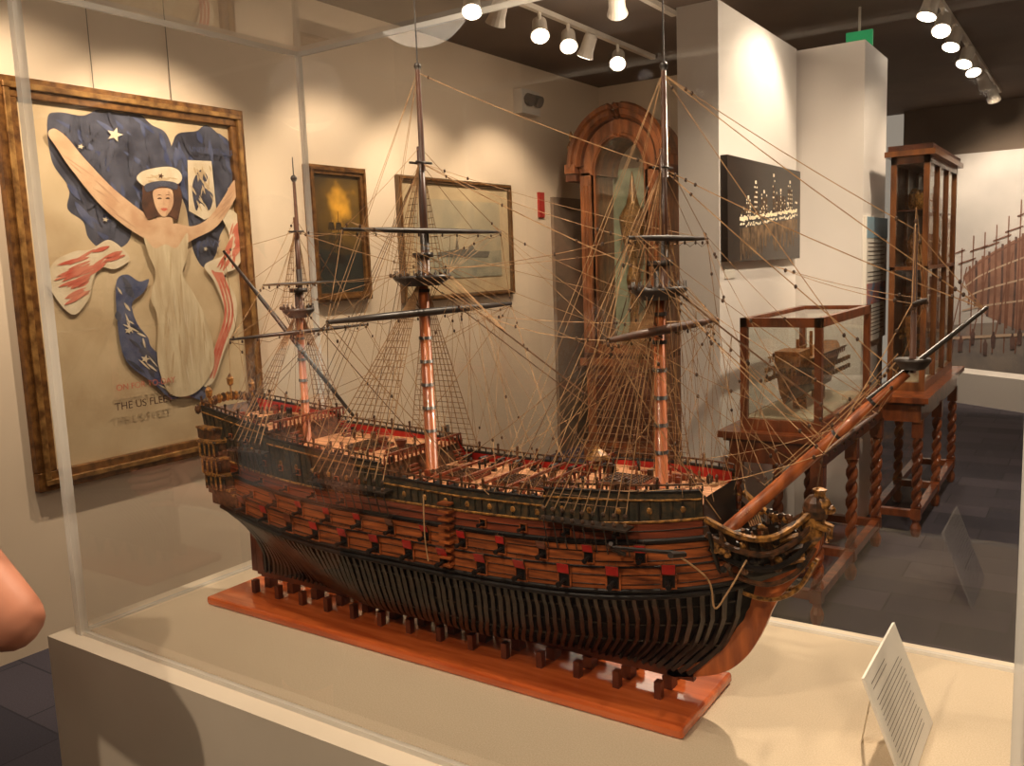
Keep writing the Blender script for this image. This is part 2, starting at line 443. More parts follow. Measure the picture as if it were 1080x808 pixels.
for s, z in ((.19, Dp), (.45, Dq), (.74, Df)):
    x = X(s); w = hb(s, z) - .006
    mb.box(x - .002, x + .002, C - w, C + w, z + .018, z + .022, 2)
    k = 18
    for i in range(k + 1):
        y = C - w + 2 * w * i / k; mb.lathe(x, y, [(.0015, z), (.0028, z + .007), (.0015, z + .018)], 6, 2)
for s, z0_, z1_ in ((.47, Dw, Dq), (.72, Dw, Df), (.21, Dq, Dp)):
    for yo in (-.07, .07):
        x = X(s); sgn = 1 if s < .6 else -1
        for k in range(5):
            zz = z0_ + (z1_ - z0_) * k / 5; xx = x + sgn * .018 * (1 - k / 5)
            mb.box(xx - .003, xx + .003, C + yo - .012, C + yo + .012, zz, zz + .003, 2)
for sx_ in (.4, .36): mb.lathe(X(sx_), C, [(.010, Dq), (.007, Dq + .009), (.011, Dq + .017), (.013, Dq + .024), (.004, Dq + .026)], 12, 2)
xf = X(.765)
for dx, dy in ((-.012, -.014), (-.012, .014), (.012, -.014), (.012, .014)): mb.lathe(xf + dx, C + dy, [(.002, Df), (.003, Df + .02), (.002, Df + .038)], 6, 2)
mb.lathe(xf, C, [(.022, 1.26), (.018, 1.268), (.006, 1.278), (.001, 1.286)], 8, 4)
mb.lathe(xf, C, [(.009, 1.242), (.006, 1.25), (.003, 1.257)], 10, 4)
for i in range(8):
    s = .47 + i * .034
    for sd in (-1, 1):
        y = C + sd * (.105); mb.box(X(s) - .006, X(s) + .006, y - .012, y + .012, Dw, Dw + .008, 3)
        mb.tube([(X(s), y - sd * .012, Dw + .012), (X(s), y + sd * .016, Dw + .012)], [.0042, .003], 7, 3)
for i in range(240):
    s = random.choice([random.uniform(.2, .44), random.uniform(.46, .73), random.uniform(.75, .93), random.uniform(.75, .93), random.uniform(.02, .18)])
    z = Dp if s < .19 else Dq if s < .45 else Dw if s < .74 else Df
    y = C + random.choice((-1, 1)) * random.uniform(.045, .105) * (1 if s < .85 else .6) * (.75 if s < .19 else 1)
    q = random.random()
    if q < .35: mb.box(X(s) - .004, X(s) + .005, y - .004, y + .004, z, z + random.uniform(.006, .02), random.choice((1, 2, 3)))
    elif q < .6: mb.lathe(X(s), y, [(.002, z), (.0025, z + .012), (.0035, z + .016), (.001, z + .02)], 6, random.choice((1, 2, 3)))
    else: mb.lathe(X(s), y, [(.006, z), (.007, z + .002), (.005, z + .005)], 8, 5)
bx0, bx1 = X(.50), X(.68)
for k in range(4): mb.box(bx0 + (bx1 - bx0) * (k + .5) / 4 - .003, bx0 + (bx1 - bx0) * (k + .5) / 4 + .003, C - .115, C + .115, 1.212, 1.217, 2)
mb.build("decks_and_fittings", [M_deck, M_carv, M_plank2, M_black, M_gold, M_rope], ship)

# keel, stem, knee of the head, sternpost, rudder
mb = MB()
mb.box(-1.625, -.54, C - .006, C + .006, .892, .908, 0)
mb.box(-1.640, -1.618, C - .005, C + .005, .895, 1.07, 0)
mb.extrude([(-1.66, C - .004, .9), (-1.642, C - .004, .9), (-1.642, C - .004, 1.1), (-1.655, C - .004, 1.1)], (0, .008, 0), 0)
stem = smoothpoly([(-.58, .892), (-.50, .915), (-.455, .95), (-.425, 1.0), (-.40, 1.06), (-.365, 1.11), (-.338, 1.15), (-.335, 1.19), (-.35, 1.20), (-.37, 1.17), (-.40, 1.15), (-.43, 1.13), (-.45, 1.05), (-.475, .985), (-.52, .935), (-.58, .908)], 4)
mb.extrude([(x, C - .006, z) for x, z in stem], (0, .012, 0), 4)
for sd in (-1, 1):
    for k, (z0_, z1_, yo) in enumerate(((1.205, 1.210, .080), (1.18, 1.19, .077), (1.155, 1.17, .068), (1.128, 1.148, .055), (1.10, 1.125, .04))):
        pts = [(-.485, C + sd * yo * 1.1, z0_), (-.44, C + sd * yo * .88, z0_ - .024), (-.40, C + sd * yo * .6, z0_ - .030), (-.365, C + sd * yo * .3, z0_ - .010), (-.342, C + sd * .008, z1_ + .010)]
        mb.tube(smoothpoly(pts, 6, False), .0056 - .0005 * k, 6, (1, 2, 3, 2, 1)[k])
    for k in range(9):
        f = k / 9; x = -.478 + .13 * f; y = C + sd * (.082 * (1 - f) + .008)
        mb.tube([(x, y, 1.185 + .01 * f), (x + .004, y - sd * .010, 1.15 + .01 * f), (x + .008, y - sd * .03 * (1 - f), 1.105 + .035 * f)], .0036, 5, 2 if k % 2 else 3)
    pp = [(-.485, C + sd * .075, 1.195), (-.44, C + sd * .055, 1.165), (-.36, C + sd * .012, 1.185), (-.37, C + sd * .008, 1.12), (-.44, C + sd * .028, 1.085), (-.475, C + sd * .05, 1.09)]
    mb.add(pp, [(0, 1, 2, 3, 4, 5)], 3)
fx = -.335
mb.ell((fx, C, 1.222), .016, .013, .017, 10, 1, 7); mb.ell((fx + .013, C, 1.218), .009, .007, .008, 8, 1)
mb.ell((fx - .008, C, 1.216), .020, .019, .024, 10, 2, 6)
mb.lathe(fx - .002, C, [(.009, 1.236), (.008, 1.242), (.011, 1.248), (.004, 1.25)], 8, 1)
mb.tube([(fx - .012, C, 1.21), (fx - .012, C, 1.18), (fx - .03, C, 1.15)], [.017, .018, .014], 8, 1)
for sd in (-1, 1):
    mb.tube([(fx - .008, C + sd * .01, 1.195), (fx + .014, C + sd * .011, 1.188), (fx + .012, C + sd * .011, 1.17)], [.006, .005, .004], 6, 1)
    for k in range(4): mb.tube(smoothpoly([(fx - .02, C + sd * .012, 1.20 - .02 * k), (fx - .035 - .008 * k, C + sd * .026, 1.195 - .022 * k), (fx - .055 - .008 * k, C + sd * .03, 1.18 - .02 * k)], 4, False), .005, 5, 1 if k % 2 else 2)
for i in range(90):
    a = random.random(); sd = random.choice((-1, 1))
    x = -.475 + .12 * a; mb.ell((x, C + sd * (.072 * (1 - a) + .010), random.uniform(1.12, 1.19)), .007, .004, .006, 6, random.choice((1, 2, 3)), 4)
for sd in (-1, 1):
    tiers = ((1.095, 1.12, .010), (1.12, 1.132, .018), (1.135, 1.165, .026), (1.17, 1.20, .028), (1.205, 1.235, .026), (1.24, 1.262, .016))
    for k, (za, zb, o) in enumerate(tiers):
        x0 = xs(za) - .012; x1 = x0 + .105 - k * .004
        yi = C + sd * (hb(.03, za) - .012); yo = C + sd * (hb(.03, za) + o)
        ym = C + sd * (hb(.03, za) + o * .6)
        pl = [(x0, yi, za), (x0, ym, za), (x0 + .03, yo, za), (x1 - .02, yo, za), (x1, yi, za)]
        mb.extrude(pl, (0, 0, zb - za), 2)
        if 2 <= k <= 4:
            for q in range(4):
                xx = x0 + .026 + q * .016
                mb.box(xx, xx + .011, min(yo, yo + sd * .002), max(yo, yo + sd * .002), za + .006, zb - .004, 3)
                mb.tube([(xx - .0025, yo + sd * .003, za), (xx - .0025, yo + sd * .003, zb)], .0022, 6, 1)
        pl2 = [(a_, b_ + sd * .004 * (i > 0), zb) for i, (a_, b_, c_) in enumerate(pl)]
        mb.extrude(pl2, (0, 0, .005), 1)
        for q in range(9):
            xx = x0 + .012 + (x1 - x0 - .03) * q / 8
            yy = ym + (yo - ym) * min(1, (xx - x0) / .03)
            mb.ell((xx, yy + sd * .001, zb + .002), .005, .004, .0045, 6, random.choice((1, 2)), 4)
for i in range(15):
    y = C + (i / 14 - .5) * .17
    mb.ell((-1.703, y, 1.30 + .02 * math.cos((i / 14 - .5) * 3)), .006, .008, .012, 6, 1 if i % 2 else 2, 4)
mb.tube([( -1.703, C - .085, 1.305), (-1.703, C, 1.325), (-1.703, C + .085, 1.305)], .004, 6, 1)
for z in (1.14, 1.19, 1.24):
    mb.box(xs(z) - .014, xs(z) - .002, C - .085, C + .085, z - .004, z + .002, 1)
    for q in range(7): mb.box(xs(z) - .006, xs(z) - .003, C - .075 + q * .0225, C - .06 + q * .0225, z + .006, z + .034, 3)
for yo, zz in ((-.062, 1.325), (0, 1.345), (.062, 1.325)):
    x = -1.69
    mb.tube([(x, C + yo, zz - .03), (x, C + yo, zz)], .002, 6, 1)
    mb.lathe(x, C + yo, [(.003, zz), (.007, zz + .004), (.008, zz + .016), (.009, zz + .018), (.005, zz + .023), (.001, zz + .03)], 8, 1)
mb.build("head_stern_and_keel", [M_block, M_gold, M_carv, M_black, M_mast], ship)

# spars ------------------------------------------------------------------
mb = MB()
def top(x, z, r):
    prof = [(r * .6, z - .014), (r, z), (r, z + .006), (r * .5, z + .006)]
    mb.lathe(x, C, prof, 16, 1)
    for k in range(16):
        a = 2 * math.pi * k / 16
        mb.tube([(x + r * .95 * math.cos(a), C + r * .95 * math.sin(a), z + .005), (x + r * .95 * math.cos(a), C + r * .95 * math.sin(a), z + .016)], .001, 4, 1)
def mast(x, z0_, zt, z2, z3, zp, r, rt):
    mb.tube([(x, C, z0_), (x, C, zt)], [r, r * .82], 12, 0)
    mb.tube([(x, C, zt), (x, C, zt + .045)], [r * .75, r * .7], 8, 1)
    z = z0_ + .12
    while z < zt - .02:
        mb.tube([(x, C, z), (x, C, z + .006)], r * 1.08, 12, 1); z += .046
    top(x, zt, rt)
    mb.obox((x + .004, C, zt + .045), (1, 0, 0), (0, 1, 0), (0, 0, 1), .034, .022, .009, 1)
    xt = x + .010
    mb.tube([(xt, C, zt - .01), (xt, C, (zt + z2) / 2), (xt, C, z2 + .03)], [r * .68, r * .62, r * .5], 10, 3)
    mb.tube([(xt, C, zt + .055), (xt, C, zt + .09)], r * .72, 8, 1)
    for dx in (-.008, .008): mb.obox((xt + dx, C, z2), (1, 0, 0), (0, 1, 0), (0, 0, 1), .004, rt * .8, .004, 1)
    mb.tube([(xt + .004, C, z2 - .015), (xt + .004, C, z3)], [r * .5, r * .36], 8, 3)
    mb.lathe(xt + .004, C, [(.004, z3 - .006), (.007, z3), (.006, z3 + .005), (.001, z3 + .009)], 8, 1)
    mb.tube([(xt + .004, C, z3), (xt + .004, C, zp)], [.0016, .001], 5, 1)
mast(-1.09, 1.16, 1.582, 1.80, 1.975, 2.165, .0125, .056)
mast(-.595, 1.16, 1.550, 1.745, 1.90, 2.165, .0112, .046)
mast(-1.442, 1.2, 1.520, 1.69, 1.80, 1.845, .0092, .034)
def bs_pt(t): return V((-.50 + (.281) * t, C, 1.145 + .284 * t))
mb.tube([bs_pt(0), bs_pt(.5), bs_pt(1)], [.0115, .010, .0065], 12, 0)
for t in (.3, .48, .66, .84): mb.tube([bs_pt(t), bs_pt(t + .012)], .0112 - t * .003, 12, 1)
mb.tube([bs_pt(.82) + V((0, 0, .010)), V((-.122, C, 1.521))], [.005, .0028], 8, 1)
mb.lathe(-.212, C, [(.016, 1.435), (.024, 1.446), (.024, 1.45), (.01, 1.45)], 12, 1)
mb.tube([(-.212, C, 1.43), (-.212, C, 1.632)], [.0048, .0026], 8, 3)
mb.ell((-.212, C, 1.632), .003, .003, .003, 6, 1)
def yard(x, z, half, r, m=1, tilt=0., yaw=0.):
    a = V((x - half * math.sin(yaw), C - half * math.cos(yaw), z - half * tilt)); b = V((x + half * math.sin(yaw), C + half * math.cos(yaw), z + half * tilt)); c = (a + b) / 2
    mb.tube([a, a.lerp(c, .5), c, b.lerp(c, .5), b], [r * .5, r * .88, r, r * .88, r * .5], 8, m)
    for k in (.15, .35, .65, .85):
        for s_ in (a.lerp(c, k), b.lerp(c, k)): mb.ell(s_ - V((0, 0, r * 1.4)), .0022, .0022, .0034, 6, 2, 4)
    return a, b
Y = {}
Y['m'] = yard(-1.072, 1.518, .277, .0080); Y['mt'] = yard(-1.064, 1.672, .236, .0058)
Y['f'] = yard(-.577, 1.489, .216, .0078, 3); Y['ft'] = yard(-.572, 1.634, .156, .0052)
Y['z'] = yard(-1.43, 1.476, .195, .0048); Y['zt'] = yard(-1.425, 1.58, .106, .0038)
Y['s'] = yard(-.29, 1.34, .165, .0045, 3); Y['st'] = yard(-.205, 1.53, .06, .0024)
la, lb = V((-1.66, C - .012, 1.658)), V((-1.285, C - .012, 1.30))
mb.tube([la, la.lerp(lb, .5), lb], [.003, .0058, .0035], 8, 1)
mb.build("masts_and_yards", [M_mast, M_spar, M_blk, M_topm], ship, smooth=True)

# rigging ------------------------------------------------------------------
rg = MB()
RK = 1.12
def line(a, b, r=.0006, sag=.0, m=0, n=None):
    a = V(a); b = V(b)
    if sag:
        n = n or 6
        pts = [a.lerp(b, i / n) - V((0, 0, sag * 4 * (i / n) * (1 - i / n))) for i in range(n + 1)]
    else: pts = [a, b]
    rg.tube(pts, r * RK, 3, m, caps=False)
def blk(p, r=.0026, m=2): rg.ell(p, r, r * .8, r * 1.35, 6, m, 4)
def deadeyes(p, m=2): rg.ell(p, .0042, .003, .0042, 6, m, 4)
def shrouds(xm, zt, xa, xb_, zc, n, rt, z2):
    for sd in (-1, 1):
        lows = []
        for i in range(n):
            x = xa + (xb_ - xa) * i / (n - 1)
            s = (x - xs(zc)) / (xb(zc) - xs(zc))
            y = C + sd * (hb(s, zc) + .022)
            lows.append(V((x, y, zc + .014)))
            deadeyes((x, y, zc + .003)); deadeyes((x, y, zc + .018))
            line((x, y, zc), (x, C + sd * (hb(s, zc - .05) + .002), zc - .05), .0012, m=3)
        hi = V((xm, C + sd * .008, zt - .004))
        for l in lows: line(l, hi, .0010, m=0)
        xx0, xx1 = min(xa, xb_) - .008, max(xa, xb_) + .008
        s0 = ((xx0 + xx1) / 2 - xs(zc)) / (xb(zc) - xs(zc)); yy = C + sd * (hb(s0, zc) + .026); yi = C + sd * (hb(s0, zc) - .004)
        rg.box(xx0, xx1, min(yy, yi), max(yy, yi), zc - .003, zc, 3)
        z = zc + .03
        while z < zt - .03:
            f = (z - zc - .014) / (zt - .018 - zc)
            pts = [l.lerp(hi, f) for l in lows]
            rg.tube(pts, .0006, 3, 1, caps=False); z += .012
        h2 = V((xm + .009, C + sd * .005, z2)); l2 = []
        for i in range(5):
            p = V((xm + (-.03 + .045 * i / 4) * rt / .04, C + sd * rt * .95 * abs(math.cos((i / 4 - .5) * 1.2)), zt + .008))
            l2.append(p); line(p, h2, .0007, m=0); deadeyes(p)
            line(p, (xm, C + sd * .01, zt - .06), .0006, m=1)
        z = zt + .02
        while z < z2 - .02:
            f = (z - zt - .008) / (z2 - zt - .008)
            rg.tube([l.lerp(h2, f) for l in l2], .0005, 3, 1, caps=False); z += .012
shrouds(-1.09, 1.582, -1.085, -1.275, 1.195, 10, .056, 1.80)
shrouds(-.595, 1.550, -.595, -.735, 1.19, 9, .046, 1.745)
shrouds(-1.442, 1.520, -1.44, -1.54, 1.232, 6, .034, 1.69)
P = dict(Mt=V((-1.085, C, 1.60)), Mc=V((-1.08, C, 1.80)), Mg=V((-1.077, C, 1.965)), Ft=V((-.59, C, 1.57)), Fc=V((-.586, C, 1.745)), Fg=V((-.583, C, 1.89)),
         Zt=V((-1.437, C, 1.535)), Zc=V((-1.433, C, 1.69)), J=V((-.125, C, 1.519)), B1=bs_pt(1), ST=V((-.212, C, 1.628)), Sb=V((-.212, C, 1.455)))
def stay(a, b, r=.0009, sag=.004, m=0, nb=0):
    line(a, b, r, sag, m)
    for i in range(nb):
        f = random.choice((random.uniform(.03, .15), random.uniform(.1, .93), random.uniform(.82, .96))); blk(V(a).lerp(V(b), f) - V((0, 0, sag * 4 * f * (1 - f))))
ME = V((-.52, C, 1.24))
stay(P['Mt'], ME, .0016, .004, 1, 3); stay(P['Mt'] + V((0, 0, -.02)), (-.55, C + .01, 1.24), .0011, .006, 1, 3)
stay(P['Mc'], P['Ft'], .0009, .006, 0, 4); stay(P['Mg'], P['Fc'], .0007, .006, 0, 2)
stay(P['Zt'], (-1.1, C, 1.24), .0011, .003, 1, 2); stay(P['Zc'], P['Mt'], .0007, .004, 0, 3)
stay(P['Ft'], bs_pt(.72), .0015, .003, 1, 3); stay(P['Ft'] + V((0, 0, -.02)), bs_pt(.62), .001, .004, 0, 4)
stay(P['Fc'], bs_pt(.98), .0009, .004, 0, 5); stay(P['Fg'], P['ST'], .0007, .006, 0, 3); stay(P['Fg'], P['J'], .0008, .008, 0, 3)
stay(P['Fc'], P['J'], .0008, .008, 0, 4); stay(P['ST'], P['J'], .0005, .002, 0, 1); stay(P['Fg'], bs_pt(.9), .0007, .006, 0, 2)
for (top_, r, st, en) in ((P['Mt'], .056, P['Mt'], ME), (P['Ft'], .046, P['Ft'], bs_pt(.72))):
    hub = st.lerp(en, .33)
    for k in range(9):
        a = (k / 8 - .5) * 2.4
        line(hub, (top_.x - .004 + r * math.cos(a), C + r * math.sin(a), top_.z - .015), .0004)
def R(x, sd, z):
    s = (x - xs(z)) / (xb(z) - xs(z)); return V((x, C + sd * (hb(max(0, min(1, s)), z)), z))
for sd in (0, 1):
    g = -1 if sd == 0 else 1
    for k in range(4):
        stay(P['Mc'], R(-1.30 - .022 * k, g, 1.235), .0007, 0, k % 2); stay(P['Fc'], R(-.755 - .022 * k, g, 1.215), .0007, 0, k % 2)
        if k < 2: stay(P['Mg'], R(-1.37 - .02 * k, g, 1.245), .0005, 0); stay(P['Fg'], R(-.83 - .02 * k, g, 1.215), .0005, 0); stay(P['Zc'], R(-1.56 - .02 * k, g, 1.28), .0005, 0)
    for yk, cap, up in (('m', 'Mt', None), ('mt', 'Mc', 'm'), ('f', 'Ft', None), ('ft', 'Fc', 'f'), ('z', 'Zt', None), ('zt', 'Zc', 'z'), ('st', 'ST', 's')):
        e_ = Y[yk][sd]; stay(e_, P[cap] + V((0, 0, .03)), .0006, .003, 0, 1)
        mid = e_.lerp(V((e_.x, C, e_.z)), .4); stay(mid, P[cap], .0005, .0, 0, 0)
        blk(e_ + V((0, 0, -.006)))
        if up: stay(e_, Y[up][sd], .0007, .004, 0, 1)
        cc = V((e_.x, C, e_.z))
        pts = [e_.lerp(cc, q / 6) - V((0, 0, .014 if q % 2 else .006)) for q in range(6)]
        rg.tube(pts, .0006, 3, 1, caps=False)
    stay(Y['m'][sd], R(-1.62, g, 1.28), .0006, .012, 0, 2); stay(Y['m'][sd], R(-1.58, g, 1.27), .0006, .015, 0, 1)
    stay(Y['mt'][sd], P['Zt'], .0006, .010, 0, 3); stay(Y['mt'][sd], P['Zc'], .0005, .01, 0, 1)
    stay(Y['f'][sd], P['Mt'].lerp(ME, .25), .0006, .01, 0, 3); stay(Y['f'][sd], R(-1.0, g, 1.22), .0006, .015, 0, 2)
    stay(Y['ft'][sd], P['Mt'], .0006, .01, 0, 3); stay(Y['ft'][sd], P['Mc'], .0005, .01, 0, 2)
    stay(Y['z'][sd], R(-1.18, g, 1.25), .0006, .008, 0, 2); stay(Y['zt'][sd], P['Mt'], .0005, .008, 0, 2)
    stay(Y['s'][sd], P['Ft'], .0006, .01, 0, 4); stay(Y['s'][sd], R(-.62, g, 1.24), .0006, .015, 0, 3)
    stay(Y['st'][sd], P['Fc'].lerp(bs_pt(.98), .5), .0005, .006, 0, 2); stay(Y['s'][sd], bs_pt(.95), .0006, .004, 0, 1)
    stay(Y['f'][sd], R(-.47, g, 1.2), .0008, .01, 0, 2); stay(Y['f'][sd], R(-.75, g, 1.21), .0007, .01, 0, 1)
    stay(Y['m'][sd], R(-.86, g, 1.21), .0008, .01, 0, 2); stay(Y['m'][sd], R(-1.25, g, 1.24), .0007, .01, 0, 1)
    for t in (.4, .6, .85):
        stay(Y['ft'][sd].lerp(P['Fc'], .1), bs_pt(t), .0005, .01, 0, 2)
        stay(Y['f'][sd].lerp(V((-.58, C, 1.489)), .3), bs_pt(t * .8), .0005, .012, 0, 2)
        stay(Y['mt'][sd].lerp(P['Mc'], .1), P['Ft'].lerp(P['Mt'].lerp(ME, .8), 1 - t), .0005, .01, 0, 1)
    for k in range(7):
        stay(Y['m'][sd].lerp(V((-1.07, C, 1.518)), k / 7), (-1.06 + .05 * (k % 4), C + g * .1, 1.225), .00045, .003, 0, 1 if k % 3 == 0 else 0)
        stay(Y['f'][sd].lerp(V((-.58, C, 1.489)), k / 7), (-.60 + .05 * (k % 3), C + g * .07, 1.23), .00045, .003, 0, 1 if k % 3 == 0 else 0)
        stay(Y['mt'][sd].lerp(V((-1.07, C, 1.672)), k / 7), (-1.05, C + g * .03, 1.59), .0004, .002)
    for k in range(6):
        f = k / 5; stay(V((-1.13 + .35 * f, C + g * .115, 1.225)), P['Mt'].lerp(ME, .12 + .12 * f), .00045, .002, 0, 1)
        stay(V((-.9 + .12 * f, C + g * .115, 1.222)), P['Ft'] + V((0, 0, -.02)), .00045, .004, 0, 1)
        stay(V((-.56 + .02 * k, C + g * .03, 1.24)), P['Ft'].lerp(bs_pt(.72), .1 + .1 * k), .00045, .003, 0, 1)
    for k in range(4): stay(V((-.62 + .05 * k, C + g * .09, 1.235)), P['Fc'] - V((0, 0, .03 * k)), .00045, .003, 0, 0)
for k in range(5):
    stay(la.lerp(lb, k / 5), P['Zc'] - V((0, 0, .03 * k)), .0005, .003, 0, 1)
stay(la, (-1.69, C, 1.31), .0006, .01, 0, 1); stay(la, (-1.69, C + .05, 1.31), .0006, .02, 0, 1); stay(lb, R(-1.25, -1, 1.25), .0006, 0)
for k in range(6): stay((-1.6 + k * .06, C - .09, 1.29), P['Zt'] - V((0, 0, .02)), .00045, .002, 0, 1)
for k in range(6): rg.tube([bs_pt(.16 + .012 * k) + V((0, -.011, 0)), bs_pt(.16 + .012 * k) + V((0, 0, .011)), (-.42 + .003 * k, C, 1.12)], .0012, 4, 0)
stay(bs_pt(.6), (-.36, C, 1.12), .001, .002, 1, 1); stay(bs_pt(.3), bs_pt(.95) + V((0, 0, .03)), .0007, .006, 0, 4)
stay(bs_pt(.3) + V((0, .02, .03)), bs_pt(.95) + V((0, .01, .04)), .0007, .006, 0, 4)
stay(bs_pt(.3) + V((0, -.02, .02)), bs_pt(.95) + V((0, -.01, .03)), .0007, .006, 0, 4)
ax = -.56; ay = C - .155; az = 1.165
rg.tube([(ax - .05, ay, az - .004), (ax + .06, ay, az + .004)], .0032, 6, 3)
rg.tube([(ax + .06, ay - .03, az + .01), (ax + .06, ay + .02, az - .004)], .005, 6, 3)
rg.tube(smoothpoly([(ax - .038, ay - .028, az + .012), (ax - .052, ay - .008, az), (ax - .052, ay + .008, az - .01), (ax - .038, ay + .02, az - .02)], 4, False), .0036, 6, 3)
rg.tube(smoothpoly([(ax + .06, ay, az), (-.47, C - .115, 1.12), (-.462, C - .11, 1.075), (-.445, C - .10, 1.10), (-.43, C - .06, 1.14)], 6, False), .0016, 5, 0)
rg.tube(smoothpoly([(-.99, C - .15, 1.20), (-.985, C - .158, 1.13), (-.98, C - .158, 1.08)], 6, False), .0012, 5, 0)
for k in range(9): rg.box(-.955, -.93, C - .152 - .004, C - .14, 1.075 + k * .014, 1.079 + k * .014, 4)
rg.build("rigging", [M_rope, M_drope, M_blk, M_spar, M_plank], ship)

mb = MB(); mb.box(-1.685, -.512, 1.20, 1.425, FZ, FZ + .02)
mb.build("base_board", [M_base], ship, bevel=.006)
mb = MB()
for i in range(14):
    x = -1.60 + i * .078
    for sd in (-1, 1):
        o = .045
        mb.box(x - .006, x + .006, C + sd * o - .007, C + sd * o + .007, FZ + .02, FZ + .05)
    mb.box(x - .009, x + .009, C - .012, C + .012, FZ + .02, FZ + .043)
mb.build("support_blocks", [M_block], ship)

# ------------------------------------------------------------------ pictures on wall
def frame_x(mb, X0, y0, y1, z0, z1, w, d, m=0, m2=1):
    for (a, b, c, e_) in ((y0, y1, z1 - w, z1), (y0, y1, z0, z0 + w), (y0, y0 + w, z0 + w, z1 - w), (y1 - w, y1, z0 + w, z1 - w)):
        mb.box(X0, X0 + d, a, b, c, e_, m)
    q = w * .3
    for (a, b, c, e_) in ((y0 + q, y1 - q, z1 - 2 * q, z1 - q), (y0 + q, y1 - q, z0 + q, z0 + 2 * q), (y0 + q, y0 + 2 * q, z0 + 2 * q, z1 - 2 * q), (y1 - 2 * q, y1 - q, z0 + 2 * q, z1 - 2 * q)):
        mb.box(X0 + d, X0 + d * 1.35, a, b, c, e_, m2)
def flat_x(mb, X0, pts, m): mb.add([(X0, y, z) for y, z in pts], [tuple(range(len(pts)))], m)

PY0, PY1, PZ0, PZ1 = 1.90, 3.15, .705, 2.455
def art(x, y):
    xl = 5 + .038 * (y - 80); xr = 249 + .05 * (y - 115)
    r = (x - xl) / (xr - xl); u = r / (r + .807 * (1 - r))
    yt = 78 + .16 * x; yb = 529 - .2 * x; v = (y - yt) / (yb - yt)
    return (PY0 + (PY1 - PY0) * u, PZ1 - (PZ1 - PZ0) * v)
po = empty("framed_poster")
mb = MB(); frame_x(mb, WX, PY0, PY1, PZ0, PZ1, .085, .045)
mb.build("frame", [M_oldgold, mat("frame_inner_gilt", srgb(186, 140, 80), srgb(110, 74, 40), .35, metal=.5, scale=20)], po, bevel=.004)
M_canvas = mat("poster_canvas", srgb(206, 182, 144), srgb(184, 158, 120), .8, scale=4, detail=8)
M_navy = mat("navy_paint", srgb(38, 40, 54), srgb(80, 82, 96), .8, scale=9, detail=10)
M_navy2 = mat("blue_ribbon", srgb(52, 62, 96), srgb(92, 98, 122), .8, scale=14, detail=8)
M_flesh = mat("painted_flesh", srgb(216, 180, 142), srgb(198, 154, 116), .8, scale=12, detail=8)
M_dress = mat("painted_dress", srgb(216, 198, 162), srgb(188, 164, 128), .8, scale=9, stretch=(1, 3, .5), detail=10)
M_dsh = mat("painted_dress_shade", srgb(200, 176, 138), srgb(184, 158, 120), .8, scale=12, detail=8)
M_pred = mat("painted_red", srgb(190, 84, 62), srgb(206, 132, 104), .8, scale=14, detail=8)
M_pwhite = mat("painted_white", srgb(222, 205, 174), srgb(202, 182, 148), .8, scale=12, detail=8)
M_hair = mat("painted_hair", srgb(92, 56, 36), srgb(60, 36, 24), .8, scale=20)
M_shade = mat("painted_shadow", srgb(196, 156, 120), srgb(184, 142, 108), .8, scale=14)
mb = MB(); mb.box(WX, WX + .02, PY0 + .05, PY1 - .05, PZ0 + .05, PZ1 - .05, 0)
lay = [0]
def shape(pts, m, n=5):
    lay[0] += 1
    q = smoothpoly(pts, n) if n else pts
    flat_x(mb, WX + .0205 + .00009 * lay[0], [art(*p) for p in q], m)
def inside(p, poly):
    c = False; n = len(poly)
    for i in range(n):
        a, b = poly[i], poly[i - 1]
        if (a[1] > p[1]) != (b[1] > p[1]) and p[0] < (b[0] - a[0]) * (p[1] - a[1]) / (b[1] - a[1]) + a[0]: c = not c
    return c
def brush(poly, m, n, ang, ln=14, wd=2.2, jit=.5):
    q = smoothpoly(poly, 4); x0 = min(p[0] for p in q); x1 = max(p[0] for p in q); y0 = min(p[1] for p in q); y1 = max(p[1] for p in q)
    k = 0; tries = 0
    while k < n and tries < n * 12:
        tries += 1
        p = (random.uniform(x0, x1), random.uniform(y0, y1)); a = math.radians(ang + random.uniform(-60, 60) * jit); l = ln * random.uniform(.5, 1.2) / 2
        e1 = (p[0] + l * math.cos(a), p[1] + l * math.sin(a)); e2 = (p[0] - l * math.cos(a), p[1] - l * math.sin(a))
        if inside(e1, q) and inside(e2, q):
            k += 1; w = wd * random.uniform(.4, 1) / 2; nx, ny = -math.sin(a) * w, math.cos(a) * w
            shape([e2, (p[0] + nx, p[1] + ny), e1, (p[0] - nx, p[1] - ny)], m, 3)
fl1 = [(42, 124), (50, 116), (70, 119), (84, 112), (104, 116), (120, 115), (134, 128), (150, 138), (157, 165), (146, 178), (128, 200), (130, 220), (112, 236), (104, 256), (84, 264), (70, 250), (66, 232), (54, 218), (56, 196), (44, 168)]
fl2 = [(148, 172), (156, 150), (164, 138), (186, 136), (200, 130), (216, 140), (230, 148), (240, 170), (243, 190), (228, 208), (226, 230), (212, 250), (204, 272), (188, 284), (176, 266), (172, 240), (168, 215), (156, 192)]
shape(fl1, 1); shape(fl2, 1)
brush(fl1, 2, 30, 60, 30, 7); brush(fl2, 2, 26, 70, 26, 7); brush(fl1, 1, 30, 100, 34, 6); brush(fl2, 1, 20, 70, 30, 6)
def star(cx_, cy_, r_, m=6): shape([(cx_ + (r_ if k % 2 == 0 else r_ * .42) * math.sin(k * math.pi / 5 + .3), cy_ - (r_ if k % 2 == 0 else r_ * .42) * math.cos(k * math.pi / 5 + .3)) for k in range(10)], m, 0)
for a_ in ((96, 139, 8), (66, 152, 3), (190, 264, 3), (226, 200, 3), (84, 230, 3)): star(*a_)
